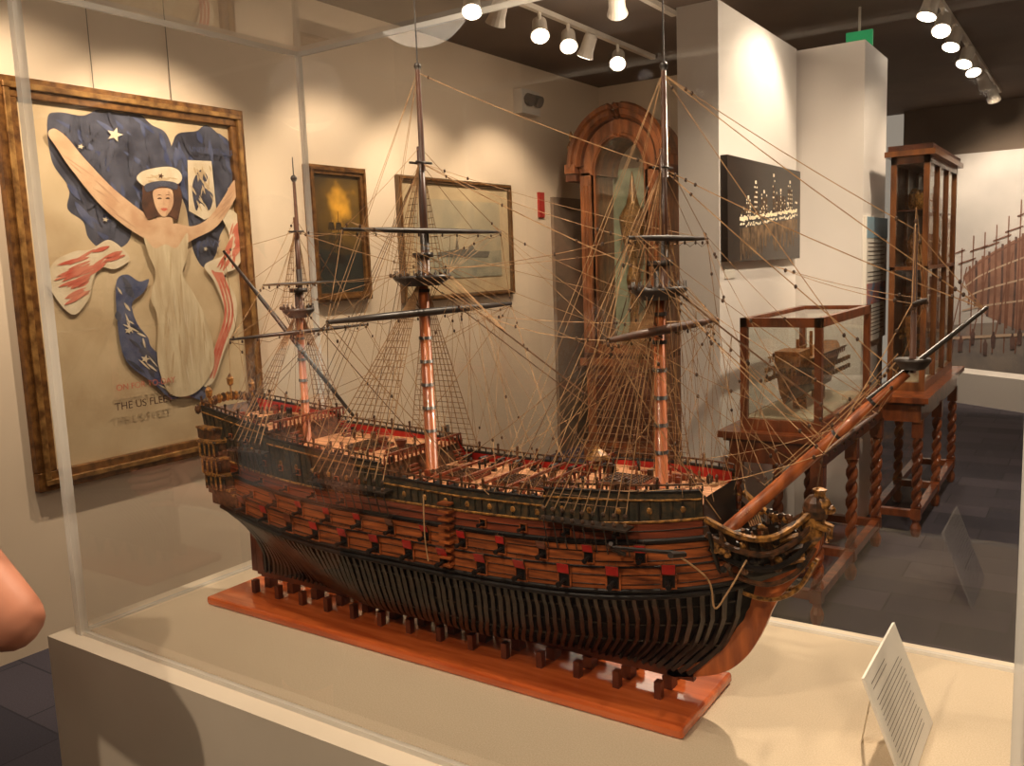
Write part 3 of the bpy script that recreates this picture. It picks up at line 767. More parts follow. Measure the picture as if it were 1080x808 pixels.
lbl = [(172, 167), (203, 169), (207, 226), (190, 232), (171, 222)]
shape(lbl, 6, 0)
shape([(176, 200), (180, 186), (188, 178), (197, 186), (192, 196), (203, 206), (197, 222), (186, 214), (180, 222)], 1); brush([(176, 176), (204, 176), (204, 226), (176, 224)], 9, 22, 80, 14, 3)
rb1 = [(36, 300), (40, 276), (56, 264), (70, 262), (85, 252), (98, 262), (104, 274), (90, 284), (78, 282), (70, 296), (66, 316), (52, 332)]
shape(rb1, 6); brush(rb1, 5, 34, 150, 24, 5, .25)
rb2 = [(90, 300), (100, 290), (112, 298), (122, 296), (116, 310), (104, 322), (108, 344), (118, 360), (122, 372), (142, 390), (156, 388), (172, 396), (192, 402), (186, 418), (176, 432), (156, 426), (140, 430), (120, 410), (104, 396), (94, 380), (90, 350)]
shape(rb2, 2); brush(rb2, 1, 20, 60, 22, 7); brush(rb2, 6, 16, 60, 16, 3)
for a_ in ((99, 352, 4), (114, 384, 5), (142, 408, 5), (168, 412, 5)): star(*a_)
rb3 = [(186, 282), (212, 272), (240, 262), (236, 276), (214, 292), (228, 320), (224, 350), (208, 376), (192, 410), (178, 416), (184, 392), (204, 356), (210, 330), (198, 300)]
shape(rb3, 6)
for o in (0, 5, 10): shape([(198 + o * .9, 288 - o * .2), (206 + o * .9, 300), (213 + o, 325), (211 + o, 346), (200 + o * .8, 370), (186 + o * .8, 404), (183 + o * .8, 404), (197 + o * .8, 368), (208 + o, 344), (210 + o, 325), (203 + o * .9, 302), (195 + o * .9, 289)], 5, 3)
rb4 = [(212, 228), (226, 222), (244, 238), (246, 262), (232, 284), (212, 290), (196, 286), (214, 268), (222, 250)]
shape(rb4, 6); brush(rb4, 5, 30, 120, 20, 5, .25)
armL = [(40, 140), (44, 134), (50, 138), (56, 146), (68, 166), (92, 198), (120, 224), (138, 236), (130, 254), (108, 244), (80, 216), (56, 176), (46, 154)]
armR = [(150, 236), (172, 239), (194, 230), (216, 208), (230, 192), (240, 190), (238, 202), (226, 218), (204, 240), (176, 252), (158, 258)]
shape(armL, 3); shape(armR, 3); brush(armL, 8, 7, 45, 30, 3, .1); brush(armR, 8, 6, -40, 22, 3, .1)
shape([(132, 222), (147, 222), (151, 238), (166, 244), (160, 262), (142, 270), (126, 262), (118, 244), (131, 238)], 3)
dress = [(118, 250), (128, 262), (140, 258), (152, 262), (166, 246), (164, 272), (158, 292), (170, 312), (184, 340), (192, 372), (190, 398), (166, 424), (138, 424), (126, 388), (128, 340), (122, 316), (128, 290), (122, 270)]
shape(dress, 4); brush(dress, 9, 18, 92, 40, 3, .1); brush(dress, 6, 10, 88, 40, 2, .1)
shape([(118, 204), (120, 190), (138, 186), (156, 192), (161, 206), (158, 222), (154, 232), (146, 228), (132, 228), (122, 230), (117, 216)], 7)
shape([(130, 199), (148, 198), (151, 208), (149, 218), (141, 228), (135, 225), (130, 214)], 3)
shape([(145, 200), (151, 208), (148, 220), (141, 227), (145, 214)], 8, 3)
for a_, b_ in ((135.5, 208), (144.5, 208)):
    shape([(a_ - 2.6, b_ + .3), (a_, b_ - 1.0), (a_ + 2.6, b_ + .3), (a_, b_ + 1)], 7, 3); shape([(a_ - 3, b_ - 3), (a_, b_ - 4.2), (a_ + 3, b_ - 3), (a_, b_ - 3.4)], 7, 3)
shape([(139.5, 209), (141.5, 215), (138.8, 215.5)], 8, 0)
shape([(136, 219.5), (140, 218.4), (144, 219.5), (140, 222)], 5, 3)
shape([(113, 187), (117, 180), (128, 176), (146, 174), (158, 178), (162, 187), (155, 193), (138, 191), (122, 195)], 6); brush([(116, 180), (158, 178), (156, 190), (122, 192)], 9, 8, 0, 16, 3)
shape([(121, 193), (138, 189), (155, 192), (154, 199), (138, 195), (123, 201)], 1); star(138, 184, 3.5, 7)
mb.build("poster_art", [M_canvas, M_navy, M_navy2, M_flesh, M_dress, M_pred, M_pwhite, M_hair, M_shade, M_dsh], po)
rx = (math.pi / 2, 0, math.pi / 2)
def arttext(n, s, sz, x, y, m):
    a = art(x, y); text(n, s, sz, (WX + .052, a[0], a[1]), rx, m, po)
arttext("lettering_1", "ON FOR TO-DAY", .040, 84, 418, M_pred); arttext("lettering_2", "THE US FLEET", .050, 82, 440, M_hair); arttext("lettering_3", "NAVY", .05, 178, 262, M_navy2); arttext("lettering_4", "UNITED STATES", .036, 172, 158, M_navy2)
mb = MB()
for y in (2.35, 2.75): mb.tube([(WX + .012, y, PZ1), (WX + .012, y, CEIL)], .002, 4)
mb.build("hanging_wires", [M_ink], po)

p2 = empty("framed_painting")
mb = MB(); frame_x(mb, WX, 3.58, 4.06, 1.43, 2.22, .05, .04); mb.build("frame", [M_oldgold, M_oldgold], p2)
m_, nt, bs = newmat("sunset_seascape"); L = nt.links.new
tc = nt.nodes.new("ShaderNodeTexCoord"); nz = nt.nodes.new("ShaderNodeTexNoise"); nz.inputs["Scale"].default_value = 8
gr = nt.nodes.new("ShaderNodeVectorMath"); gr.operation = 'DISTANCE'; gr.inputs[1].default_value = (WX, 3.84, 1.98)
ad = nt.nodes.new("ShaderNodeMath"); ad.operation = 'MULTIPLY_ADD'; ad.inputs[1].default_value = .35
cr = nt.nodes.new("ShaderNodeValToRGB"); el = cr.color_ramp.elements
el[0].position = .18; el[0].color = srgb(240, 176, 60); el[1].position = .52; el[1].color = srgb(16, 22, 22)
x_ = el.new(.31); x_.color = srgb(110, 82, 34)
L(tc.outputs["Object"], gr.inputs[0]); L(tc.outputs["Object"], nz.inputs["Vector"]); L(nz.outputs["Fac"], ad.inputs[0]); L(gr.outputs["Value"], ad.inputs[2])
L(ad.outputs[0], cr.inputs[0]); L(cr.outputs[0], bs.inputs["Base Color"]); bs.inputs["Roughness"].default_value = .4
mb = MB(); mb.box(WX, WX + .02, 3.62, 4.02, 1.47, 2.18, 0)
flat_x(mb, WX + .021, [(3.63, 1.48), (4.01, 1.48), (4.01, 1.72), (3.85, 1.70), (3.63, 1.75)], 1)
flat_x(mb, WX + .022, [(3.72, 1.66), (3.87, 1.65), (3.86, 1.70), (3.73, 1.71)], 2)
for yy, hh_ in ((3.76, 1.92), (3.82, 1.96)):
    flat_x(mb, WX + .022, [(yy - .003, 1.70), (yy + .003, 1.70), (yy + .002, hh_), (yy - .002, hh_)], 2)
    for zz in (1.73, 1.79, 1.85): flat_x(mb, WX + .0225, [(yy - .028, zz), (yy + .028, zz), (yy + .02, zz + .045), (yy - .02, zz + .045)], 3)
mb.build("painting", [m_, mat("dark_sea", srgb(16, 24, 26), srgb(34, 40, 34), .5, scale=20), M_black, mat("dark_sails", srgb(34, 28, 16), srgb(64, 48, 22), .6, scale=9)], p2)

p3 = empty("framed_print")
mb = MB(); frame_x(mb, WX, 4.37, 5.68, 1.385, 2.21, .035, .03); mb.build("frame", [mat("print_frame_wood", srgb(112, 84, 56), srgb(84, 62, 40), .4), M_oldgold], p3)
mb = MB(); mb.box(WX, WX + .012, 4.39, 5.66, 1.40, 2.19, 0); mb.box(WX + .012, WX + .015, 4.52, 5.53, 1.53, 2.07, 1)
flat_x(mb, WX + .017, [(4.52, 1.53), (5.53, 1.53), (5.53, 1.72), (4.52, 1.70)], 2)
flat_x(mb, WX + .019, [(4.75, 1.68), (5.35, 1.67), (5.38, 1.71), (5.2, 1.72), (5.15, 1.77), (5.1, 1.73), (5.0, 1.73), (4.98, 1.82), (4.96, 1.73), (4.76, 1.71)], 3)
mb.build("print", [mat("print_mat", srgb(190, 166, 128)), mat("print_sky", srgb(178, 160, 128), srgb(150, 140, 116), scale=4), mat("print_sea", srgb(126, 122, 104), srgb(154, 146, 122), scale=9), mat("print_ship", srgb(104, 98, 86))], p3)

p4 = empty("framed_photograph"); PX = -1.4797
mb = MB(); mb.box(PX, PX + .035, 3.985, 5.17, 1.58, 2.07, 0)
random.seed(21)
def dot(y, z, s=.006, m=1): mb.box(PX + .035, PX + .0362, y - s * 1.3, y + s * 1.3, z - s, z + s, m)
def sky_(t): return 1.78 + .07 * t
for i in range(80):
    t = i / 79; y = 4.16 + .94 * t; z = sky_(t)
    if random.random() < .9: dot(y, z + random.uniform(-.006, .006), random.choice((.005, .007, .009)))
    if random.random() < .65: dot(y, z - .03 + random.uniform(-.008, .008), .005)
    if random.random() < .6: dot(y, z + random.uniform(.01, .06), .005, random.choice((1, 2)))
    if random.random() < .85: mb.box(PX + .035, PX + .0358, y - .006, y + .006, z - .06 - random.uniform(.03, .14), z - .045, 2)
for t, hh_, w_ in ((.12, .10, .03), (.24, .17, .02), (.38, .12, .05), (.55, .20, .018), (.68, .12, .09), (.86, .16, .04)):
    y = 4.16 + .94 * t; z = sky_(t)
    mb.box(PX + .035, PX + .0357, y - w_, y + w_, z, z + hh_ * .75, 3)
    for k in range(7):
        for q in (-1, 0, 1):
            if random.random() < .7: dot(y + q * w_ * .8, z + hh_ * k / 7, .0042)
    dot(y, z + hh_, .008)
mb.build("night_photo", [mat("photo_black", srgb(28, 22, 19), srgb(44, 34, 28), .3, scale=5), mat("photo_glow_dots", srgb(255, 236, 200), emit=.3), mat("photo_midtone", srgb(150, 122, 92), srgb(90, 72, 56), scale=20), mat("photo_building", srgb(96, 76, 58), srgb(66, 52, 42), scale=20)], p4)  # printed light dots get a faint added glow
box_obj("photo_caption", (PX, PX + .004, 4.03, 4.17, 1.50, 1.565), M_paper, p4)

tp = empty("text_panel")
mb = MB(); mb.box(-1.12, -1.10, 5.27, 5.84, 1.08, 1.80, 0); mb.box(-1.10, -1.098, 5.27, 5.84, 1.68, 1.80, 1); mb.box(-1.10, -1.098, 5.29, 5.82, 1.30, 1.42, 2)
for i in range(10):
    if 5 < i < 7: continue
    z = 1.65 - i * .024; mb.box(-1.10, -1.0985, 5.31, 5.31 + .47 * random.uniform(.8, 1), z, z + .005, 3)
for i in range(8):
    z = 1.27 - i * .022; mb.box(-1.10, -1.0985, 5.31, 5.31 + .47 * random.uniform(.8, 1), z, z + .005, 3)
mb.build("panel", [M_paper, mat("panel_header", srgb(150, 180, 196)), mat("panel_picture", srgb(200, 110, 70), srgb(90, 130, 160), scale=12), M_ink], tp)

# ------------------------------------------------------------------ arched cabinet
def arched():
    a = empty("arched_display_cabinet"); x0, x1 = -3.46, -2.74; y0, y1 = 6.15, 6.65; xc = (x0 + x1) / 2
    mb = MB()
    mb.box(x0, x1, y0, y1, 0, .12, 0); mb.box(x0 + .03, x1 - .03, y0 + .03, y1, .12, .78, 0)
    mb.box(x0 + .12, x1 - .12, y0 + .015, y0 + .03, .2, .7, 1)
    mb.box(x0 - .01, x1 + .01, y0 - .01, y1, .78, .84, 0); mb.box(x0 + .02, x1 - .02, y0 + .01, y1, .84, .88, 1)
    mb.box(x0 + .05, x1 - .05, y1 - .03, y1, .88, 2.35, 3)
    mb.box(x0 + .05, x0 + .08, y0 + .05, y1, .88, 2.35, 0); mb.box(x1 - .08, x1 - .05, y0 + .05, y1, .88, 2.35, 0)
    for xx in (x0 + .02, x1 - .14):
        mb.box(xx, xx + .12, y0 + .02, y0 + .06, .88, 2.3, 0)
        for k in range(3): mb.tube([(xx + .03 + k * .03, y0 + .02, .98), (xx + .03 + k * .03, y0 + .02, 2.2)], .010, 6, 0)
    n = 24; R0 = .21; zc = 2.28
    inner = [(xc + R0 * math.cos(math.pi * i / n), zc + R0 * 1.25 * math.sin(math.pi * i / n)) for i in range(n + 1)]
    outer = [(xc + .37 * math.cos(math.pi * i / n), zc + .07 + .37 * 1.05 * math.sin(math.pi * i / n)) for i in range(n + 1)]
    outer[0] = (x1 - .03, zc); outer[-1] = (x0 + .03, zc)
    for i in range(n):
        q = [inner[i], outer[i], outer[i + 1], inner[i + 1]]
        mb.extrude([(p[0], y0 + .02, p[1]) for p in q], (0, .40, 0), 0)
    for rr, th, dy, m in ((.33, .025, -.01, 1), (.36, .04, -.03, 0), (.40, .03, -.06, 0), (.235, .018, -.01, 0)):
        pts = [(xc + rr * math.cos(math.pi * i / n), y0 + .03 + dy, zc + .07 + rr * 1.05 * math.sin(math.pi * i / n)) for i in range(n + 1)]
        if rr < .3: pts = [(xc + rr * math.cos(math.pi * i / n), y0 + .02, zc + rr * 1.2 * math.sin(math.pi * i / n)) for i in range(n + 1)]
        mb.tube(pts, th, 6, m)
    for sgn in (-1, 1):
        xa = xc + sgn * .35; xb_ = xc + sgn * .44
        mb.box(min(xa, xb_), max(xa, xb_), y0 - .05, y1, 2.30, 2.37, 0); mb.box(min(xa, xb_), max(xa, xb_), y0 - .03, y1, 2.24, 2.30, 1)
        mb.lathe(xc + sgn * .40, y0, [(.03, 2.37), (.04, 2.41), (.018, 2.45), (.035, 2.51), (.012, 2.56), (.018, 2.59), (.003, 2.63)], 10, 2)
    mb.box(xc - .24, xc - .21, y0 + .02, y0 + .05, .92, 2.28, 0); mb.box(xc + .21, xc + .24, y0 + .02, y0 + .05, .92, 2.28, 0); mb.box(xc - .24, xc + .24, y0 + .02, y0 + .05, .88, .95, 0)
    mb.lathe(xc, y0 + .25, [(.10, .9), (.12, .95), (.04, 1.05), (.03, 1.3), (.06, 1.45), (.03, 1.6), (.09, 1.8), (.11, 1.95), (.05, 2.05), (.02, 2.2), (.004, 2.3)], 14, 2)
    mb.build("casework", [M_wal, M_cabd, M_gold, mat("pale_backing", srgb(176, 180, 150), srgb(146, 152, 128), .6)], a)
    g = MB(); gp = [(xc - .21, .95), (xc + .21, .95)] + [(p[0], p[1]) for p in inner]
    g.add([(p[0], y0 + .045, p[1]) for p in gp], [tuple(range(len(gp)))]); g.build("glass_door", [M_glass], a)
arched()

# ------------------------------------------------------------------ tables with twist legs and vitrines
def twist(mb, x, y, z0, z1, r=.02, m=0):
    n = int((z1 - z0 - .16) / .012)
    mb.box(x - .028, x + .028, y - .028, y + .028, z1 - .10, z1, m); mb.box(x - .026, x + .026, y - .026, y + .026, z0 + .10, z0 + .16, m)
    mb.lathe(x, y, [(.02, z0), (.028, z0 + .02), (.03, z0 + .05), (.018, z0 + .08), (.022, z0 + .1)], 10, m)
    for ph in (0, math.pi):
        pts = [(x + r * .62 * math.cos(ph + k * .42), y + r * .62 * math.sin(ph + k * .42), z0 + .16 + (z1 - z0 - .26) * k / n) for k in range(n + 1)]
        mb.tube(pts, r * .85, 6, m)
def table(parent, x0, x1, y0, y1, zt, legs_y):
    mb = MB()
    mb.box(x0, x1, y0, y1, zt - .03, zt, 0); mb.box(x0 + .02, x1 - .02, y0 + .02, y1 - .02, zt - .045, zt - .03, 1)
    mb.box(x0 + .04, x1 - .04, y0 + .04, y1 - .04, zt - .14, zt - .045, 0)
    for yy in legs_y:
        for xx in (x0 + .06, x1 - .06): twist(mb, xx, yy, 0, zt - .13)
    for xx in (x0 + .06, x1 - .06): mb.box(xx - .02, xx + .02, legs_y[0], legs_y[-1], .11, .15, 0)
    for yy in legs_y: mb.box(x0 + .06, x1 - .06, yy - .02, yy + .02, .11, .15, 0)
    mb.build("table", [M_cab, M_cabd], parent)
def vitrine(parent, x0, x1, y0, y1, z0, z1, p=.03, mull_y=(), mull_z=(), cornice=False, wood=None):
    mb = MB()
    mb.box(x0, x1, y0, y1, z0, z0 + .05, 0)
    mb.box(x0 + .02, x1 - .02, y0 + .02, y1 - .02, z0 + .05, z0 + .055, 2)
    ct = .04
    for xx in (x0, x1 - p):
        for yy in (y0, y1 - p): mb.box(xx, xx + p, yy, yy + p, z0 + .05, z1, 0)
        mb.box(xx, xx + p, y0, y1, z1 - ct, z1, 0)
        for my in mull_y: mb.box(xx, xx + p, my - p * .4, my + p * .4, z0 + .05, z1, 0)
        for mz in mull_z: mb.box(xx, xx + p, y0, y1, mz - .01, mz + .01, 0)
    for yy in (y0, y1 - p):
        mb.box(x0, x1, yy, yy + p, z1 - ct, z1, 0)
        for mz in mull_z: mb.box(x0, x1, yy, yy + p, mz - .01, mz + .01, 0)
    if cornice:
        mb.box(x0 - .03, x1 + .03, y0 - .03, y1 + .03, z1, z1 + .03, 0); mb.box(x0 - .015, x1 + .015, y0 - .015, y1 + .015, z1 + .03, z1 + .06, 1)
        mb.box(x0 + .004, x0 + .012, y0 + .02, y1 - .02, z0 + .05, z1 - .02, 1)
        mb.box(x0 + .02, x1 - .02, y0 + .03, y1 - .03, 1.495, 1.505, 1); mb.box(x0 + .02, x1 - .02, y0 + .03, y1 - .03, 1.82, 1.828, 1)
        xc = (x0 + x1) / 2
        for k in range(7):
            yy = y0 + .15 + k * .14
            mb.lathe(xc, yy, [(.03, 1.505), (.045, 1.53), (.02, 1.58), (.035, 1.64), (.012, 1.70)], 10, 3)
            mb.lathe(xc, yy, [(.025, 1.828), (.035, 1.86), (.03, 1.92), (.012, 1.95)], 10, 3)
    mb.build("vitrine_frame", [wood or M_cab, M_cabd, M_linen, M_gold], parent)
    g = MB(); h = p / 2
    for yy in (y0 + h, y1 - h): g.add([(x0 + h, yy, z0), (x1 - h, yy, z0), (x1 - h, yy, z1 - .01), (x0 + h, yy, z1 - .01)], [(0, 1, 2, 3)])
    for xx in ((x1 - h,) if cornice else (x0 + h, x1 - h)): g.add([(xx, y0 + h, z0), (xx, y1 - h, z0), (xx, y1 - h, z1 - .01), (xx, y0 + h, z1 - .01)], [(0, 1, 2, 3)])
    if not cornice: g.add([(x0 + h, y0 + h, z1 - .01), (x1 - h, y0 + h, z1 - .01), (x1 - h, y1 - h, z1 - .01), (x0 + h, y1 - h, z1 - .01)], [(0, 1, 2, 3)])
    g.build("vitrine_glass", [M_glass], parent)
M_mini = mat("miniature_wood", srgb(170, 112, 60), srgb(110, 68, 38), .4, scale=40)
M_minid = mat("miniature_dark", srgb(70, 44, 28), srgb(44, 28, 20), .4, scale=40)
def mini_ship(parent, xc, yc, z, Ls, wid, hgt, masts=True):
    mb = MB(); N = 16; vs = []; rows = 6
    for i in range(N + 1):
        t = i / N; w = wid * math.sin(math.pi * min(1, max(.02, t * .9 + .07))) ** .6
        sh = hgt * .25 * (2 * t - 1) ** 2
        for j in range(rows):
            u = j / (rows - 1); a = w * (u ** .5)
            vs += [(xc - a, yc + (t - .5) * Ls, z + hgt * u + sh * u), (xc + a, yc + (t - .5) * Ls, z + hgt * u + sh * u)]
    k = rows * 2; o = len(mb.v)
    mb.v += vs
    for i in range(N):
        for j in range(rows - 1):
            for sd in (0, 1):
                mb.f.append([q + o for q in (i * k + j * 2 + sd, (i + 1) * k + j * 2 + sd, (i + 1) * k + (j + 1) * 2 + sd, i * k + (j + 1) * 2 + sd)]); mb.m.append(2 if j in (0, 1, 3) else 0)
        mb.f.append([q + o for q in (i * k + k - 2, i * k + k - 1, (i + 1) * k + k - 1, (i + 1) * k + k - 2)]); mb.m.append(0)
    mb.f.append([o + q for q in range(0, k, 2)] + [o + q for q in range(k - 1, 0, -2)]); mb.m.append(0)
    for i in range(14):
        y = yc + (i / 13 - .5) * Ls * .8
        for sd in (-1, 1):
            for q in (.5, .75): mb.box(xc + sd * wid * .95 - .006, xc + sd * wid * .95 + .006, y - .008, y + .008, z + hgt * q, z + hgt * (q + .12), 1)
    for q in range(5): mb.box(xc - wid * .45 + q * wid * .2, xc - wid * .35 + q * wid * .2, yc - Ls * .5 - .004, yc - Ls * .5, z + hgt * .75, z + hgt * .95, 1)
    mb.box(xc - wid * .5, xc + wid * .5, yc - Ls * .46, yc - Ls * .25, z + hgt, z + hgt * 1.35, 0)
    if masts:
        for f in (-.25, .02, .27):
            mb.tube([(xc, yc + f * Ls, z + hgt), (xc, yc + f * Ls, z + hgt + Ls * .3)], .006, 6, 0)
            for q in (.12, .2): mb.tube([(xc - wid * 1.2, yc + f * Ls, z + hgt + Ls * q), (xc + wid * 1.2, yc + f * Ls, z + hgt + Ls * q)], .004, 5, 0)
    for yy in (-.2, .2): mb.box(xc - .03, xc + .03, yc + yy * Ls - .01, yc + yy * Ls + .01, z - .055, z + .03, 1)
    mb.build("miniature_hull", [M_mini, M_gold, M_minid], parent)
t1 = empty("table_vitrine")
table(t1, -1.38, -.90, 3.66, 5.00, .84, (3.73, 4.35, 4.93))
vitrine(t1, -1.30, -.95, 3.73, 4.68, .84, 1.335); mini_ship(t1, -1.125, 4.2, .95, .80, .11, .17, False)
mb = MB()
for f, hh_ in ((-.2, .10), (.02, .12), (.22, .10)): mb.tube([(-1.125, 4.2 + f, 1.12), (-1.125, 4.2 + f, 1.12 + hh_)], .008, 6, 0)
for i in range(16):
    for sd in (-1, 1): mb.box(-1.125 + sd * .095 - .003, -1.125 + sd * .095 + .003, 3.9 + i * .038, 3.904 + i * .038, 1.12, 1.145, 0)
for sd in (-1, 1): mb.box(-1.125 + sd * .095 - .004, -1.125 + sd * .095 + .004, 3.88, 4.5, 1.143, 1.149, 1)
mb.build("miniature_fittings", [M_mini, M_gold], t1)
t2 = empty("tall_display_cabinet")
table(t2, -1.08, -.74, 5.0 + .12, 6.65, .80, (5.2, 5.9, 6.58))
vitrine(t2, -1.00, -.80, 5.38, 6.5, .80, 2.12, .03, (5.76, 6.12), (1.5,), True, M_tall); mini_ship(t2, -.90, 5.95, 1.0, .9, .07, .16)

# ------------------------------------------------------------------ far mural: ship in frame on the slipway
mu = empty("wall_mural")
MY = 10.9
mb = MB(); mb.box(-1.85, 2.2, MY - .03, MY, .12, 2.62, 0)
def mshape(pts, m, l): mb.add([(x, MY - .031 - .002 * l, z) for x, z in pts], [tuple(range(len(pts)))], m)
mshape([(-1.85, .12), (2.2, .12), (2.2, 1.0), (-1.85, .72)], 1, 1)
def sheer(x): return 1.30 + .62 * ((x + 1.25) / 1.0) ** .7 if x > -1.25 else 1.30
hull = [(-1.25, 1.30)] + [(-1.25 + .15 * i, sheer(-1.25 + .15 * i)) for i in range(1, 24)] + [(2.2, .75), (-.7, .70), (-1.0, .85), (-1.18, 1.05)]
mshape(hull, 2, 2)
i = 0; x = -1.2
while x < 2.15:
    zt_ = sheer(x) + .03; zb_ = max(.70, .98 - (x + 1.2) * .7)
    mshape([(x, zb_), (x + .022, zb_), (x + .030, (zt_ + zb_) / 2), (x + .022, zt_), (x, zt_), (x + .008, (zt_ + zb_) / 2)], 3 if i % 2 else 4, 3); x += .062; i += 1
for f in (.25, .5, .75, .97):
    mshape([(-1.25 + .15 * k, .8 + (sheer(-1.25 + .15 * k) - .8) * f) for k in range(0, 24)] + [(-1.25 + .15 * k, .8 + (sheer(-1.25 + .15 * k) - .8) * f - .02) for k in range(23, -1, -1)], 5 if f < .9 else 4, 4)
for i in range(34):
    x = -1.5 + i * .11; h_ = sheer(max(x, -1.2)) + random.uniform(.05, .4); mshape([(x, .45), (x + .014, .45), (x + .018, h_), (x + .006, h_)], 4, 5)
    mshape([(x - .02, h_ - .18), (x + .15, h_ - .12), (x + .15, h_ - .105), (x - .02, h_ - .165)], 4, 5)
    if i % 2: mshape([(x, .5), (x + .012, .5), (x + .18, h_ - .3), (x + .168, h_ - .3)], 4, 6)
mshape([(-1.5, .58), (2.2, .84), (2.2, .88), (-1.5, .61)], 5, 6)
for i in range(30):
    x = -1.5 + i * .12 + random.uniform(-.04, .04); z = random.uniform(.42, .55)
    mshape([(x - .018, z), (x + .018, z), (x + .024, z + .12), (x + .010, z + .15), (x + .010, z + .175), (x - .010, z + .175), (x - .010, z + .15), (x - .024, z + .12)], 3, 7)
mb.build("mural_print", [mat("mural_sky", srgb(210, 204, 200), srgb(182, 178, 176), .8, scale=1.2), mat("mural_ground", srgb(112, 108, 110), srgb(146, 136, 128), .8, scale=4), mat("mural_hull", srgb(160, 118, 100), srgb(130, 96, 82), .8, scale=6), mat("mural_shadow", srgb(80, 62, 60), srgb(108, 82, 76), .8, scale=8), mat("mural_scaffold", srgb(128, 88, 72)), mat("mural_plank", srgb(196, 170, 148))], mu)
mb = MB(); mb.extrude([(-1.2, 10.1, 0), (.1, 9.2, 0), (1.6, 8.9, 0), (1.6, 9.3, 0), (.1, 9.6, 0), (-1.2, 10.5, 0)], (0, 0, .32))
mb.build("exhibit_plinth", [M_white])

# ------------------------------------------------------------------ track lighting
LC = (1, .81, .60)
def head(parent, x, y, aim, i, on=True):
    mb = MB(); p = V((x, y, CEIL - .13)); d = (V(aim) - p).normalized()
    mb.tube([(x, y, CEIL - .03), (x, y, CEIL - .10)], .012, 8, 0)
    mb.tube([p - d * .09, p - d * .07, p + d * .02, p + d * .06], [.03, .045, .048, .06], 16, 0)
    mb.tube([p + d * .045, p + d * .062], [.04, .052], 16, 1 if on else 0)
    mb.build("lamp_head_%d" % i, [M_metalw, M_bulb], parent, smooth=False)
    return p + d * .08, d
def spot(name, loc, aim, energy, angle=60, blend=.6, color=LC, r=.03, parent=None):
    l = bpy.data.lights.new(name, 'SPOT'); l.energy = energy; l.spot_size = math.radians(angle); l.spot_blend = blend
    l.color = color; l.shadow_soft_size = r
    o = bpy.data.objects.new(name, l); scene.collection.objects.link(o); o.location = loc
    o.rotation_euler = (V(aim) - V(loc)).to_track_quat('-Z', 'Y').to_euler()
    if parent: o.parent = parent
    return o
def track(x, ya, yb, heads):
    t = empty("track_light")
    mb = MB(); mb.box(x - .018, x + .018, ya, yb, CEIL - .03, CEIL); mb.build("track_rail", [M_metalw], t)
    for i, (y, aim, en, ang) in enumerate(heads):
        p, d = head(t, x, y, aim, i)
        if en: spot("lamp_beam_%d" % i, p, aim, en, ang, parent=t)
track(-2.9, 1.2, 6.4, [(1.6, (WX, 2.1, 1.6), 85, 85), (2.5, (WX, 2.7, 1.5), 90, 85), (3.5, (WX, 3.9, 1.6), 65, 80), (4.05, (-2.2, 3.0, 1.0), 0, 60), (4.3, (WX, 4.7, 1.5), 65, 80),
                       (4.75, (-2.0, 3.4, 1), 0, 60), (5.1, (-2.0, 3.6, 1), 0, 60), (5.35, (WX, 5.6, 1.3), 65, 90), (5.8, (-2.0, 3.6, 1), 0, 70)])
track(-2.3, 3.6, 5.4, [(4.6, (-3.1, 6.4, 1.5), 85, 60)])
track(-.9, 4.6, 10.2, [(4.75, (-1.48, 4.5, 1.9), 50, 90), (5.9, (-1.4, 5.2, .9), 0, 60), (6.4, (-.9, 4.6, .8), 0, 60), (6.9, (-1.3, 5.9, 1.0), 50, 80), (7.6, (-1.3, 6.5, 1.0), 0, 60), (8.0, (-.5, 7, 1.0), 0, 60), (8.8, (-.3, 10.9, 1.3), 130, 90), (9.6, (-.6, 10.9, 1.3), 110, 100)])
track(-.25, 1.6, 5.0, [(2.7, (-.80, 1.32, 1.0), 250, 75), (3.4, (-1.1, 4.2, 1.0), 110, 80), (4.2, (-1.48, 4.4, 1.9), 45, 90), (4.8, (-.95, 5.9, 1.2), 70, 80)])  # unseen head aimed at the vitrine is added to brighten its inside
track(-1.1, -1.6, .95, [(.78, (-1.45, 1.2, .95), 45, 80), (.66, (-.75, 1.25, .95), 55, 80), (-.9, (-1.0, 1.3, 1.1), 95, 55)])  # unseen rail and heads, added to light the hull's near side
track(-.35, 5.6, 9.8, [(5.9, (-.9, 6.2, .8), 30, 90), (6.7, (-.6, 8.0, 0), 0, 100), (7.5, (-.6, 8.0, 0), 0, 100), (8.4, (-.6, 8.0, 0), 30, 100), (9.2, (-.6, 8.0, 0), 0, 100)])
track(.45, -.8, 1.2, [(.1, (-.2, 1.4, .9), 60, 60)])  # unseen rail and head, added to brighten the label card

ex = empty("exit_reflection_sign")  # hung green box stands in for exit-sign reflections on the acrylic
mb = MB(); mb.box(-1.42, -1.26, 6.1, 6.13, 2.90, 3.0, 0); mb.tube([(-1.34, 6.115, 3.0), (-1.34, 6.115, CEIL)], .008, 6, 1)
mb.build("reflection_box", [mat("exit_reflection_green", srgb(30, 120, 70), emit=1.0), M_metalw], ex)
em = empty("emergency_light")
mb = MB(); mb.box(WX, WX + .08, 5.80, 6.06, 2.76, 2.94, 0)
for y in (5.87, 5.99): mb.tube([(WX + .08, y, 2.87), (WX + .13, y, 2.85)], .045, 12, 1)
mb.build("fixture", [M_metalw, M_ink], em)
box_obj("fire_alarm_sign", (WX, WX + .02, 6.10, 6.18, 1.98, 2.18), mat("sign_red", srgb(170, 50, 40)))
box_obj("wall_outlet", (WX, WX + .01, 4.72, 4.80, .38, .50), M_ink)

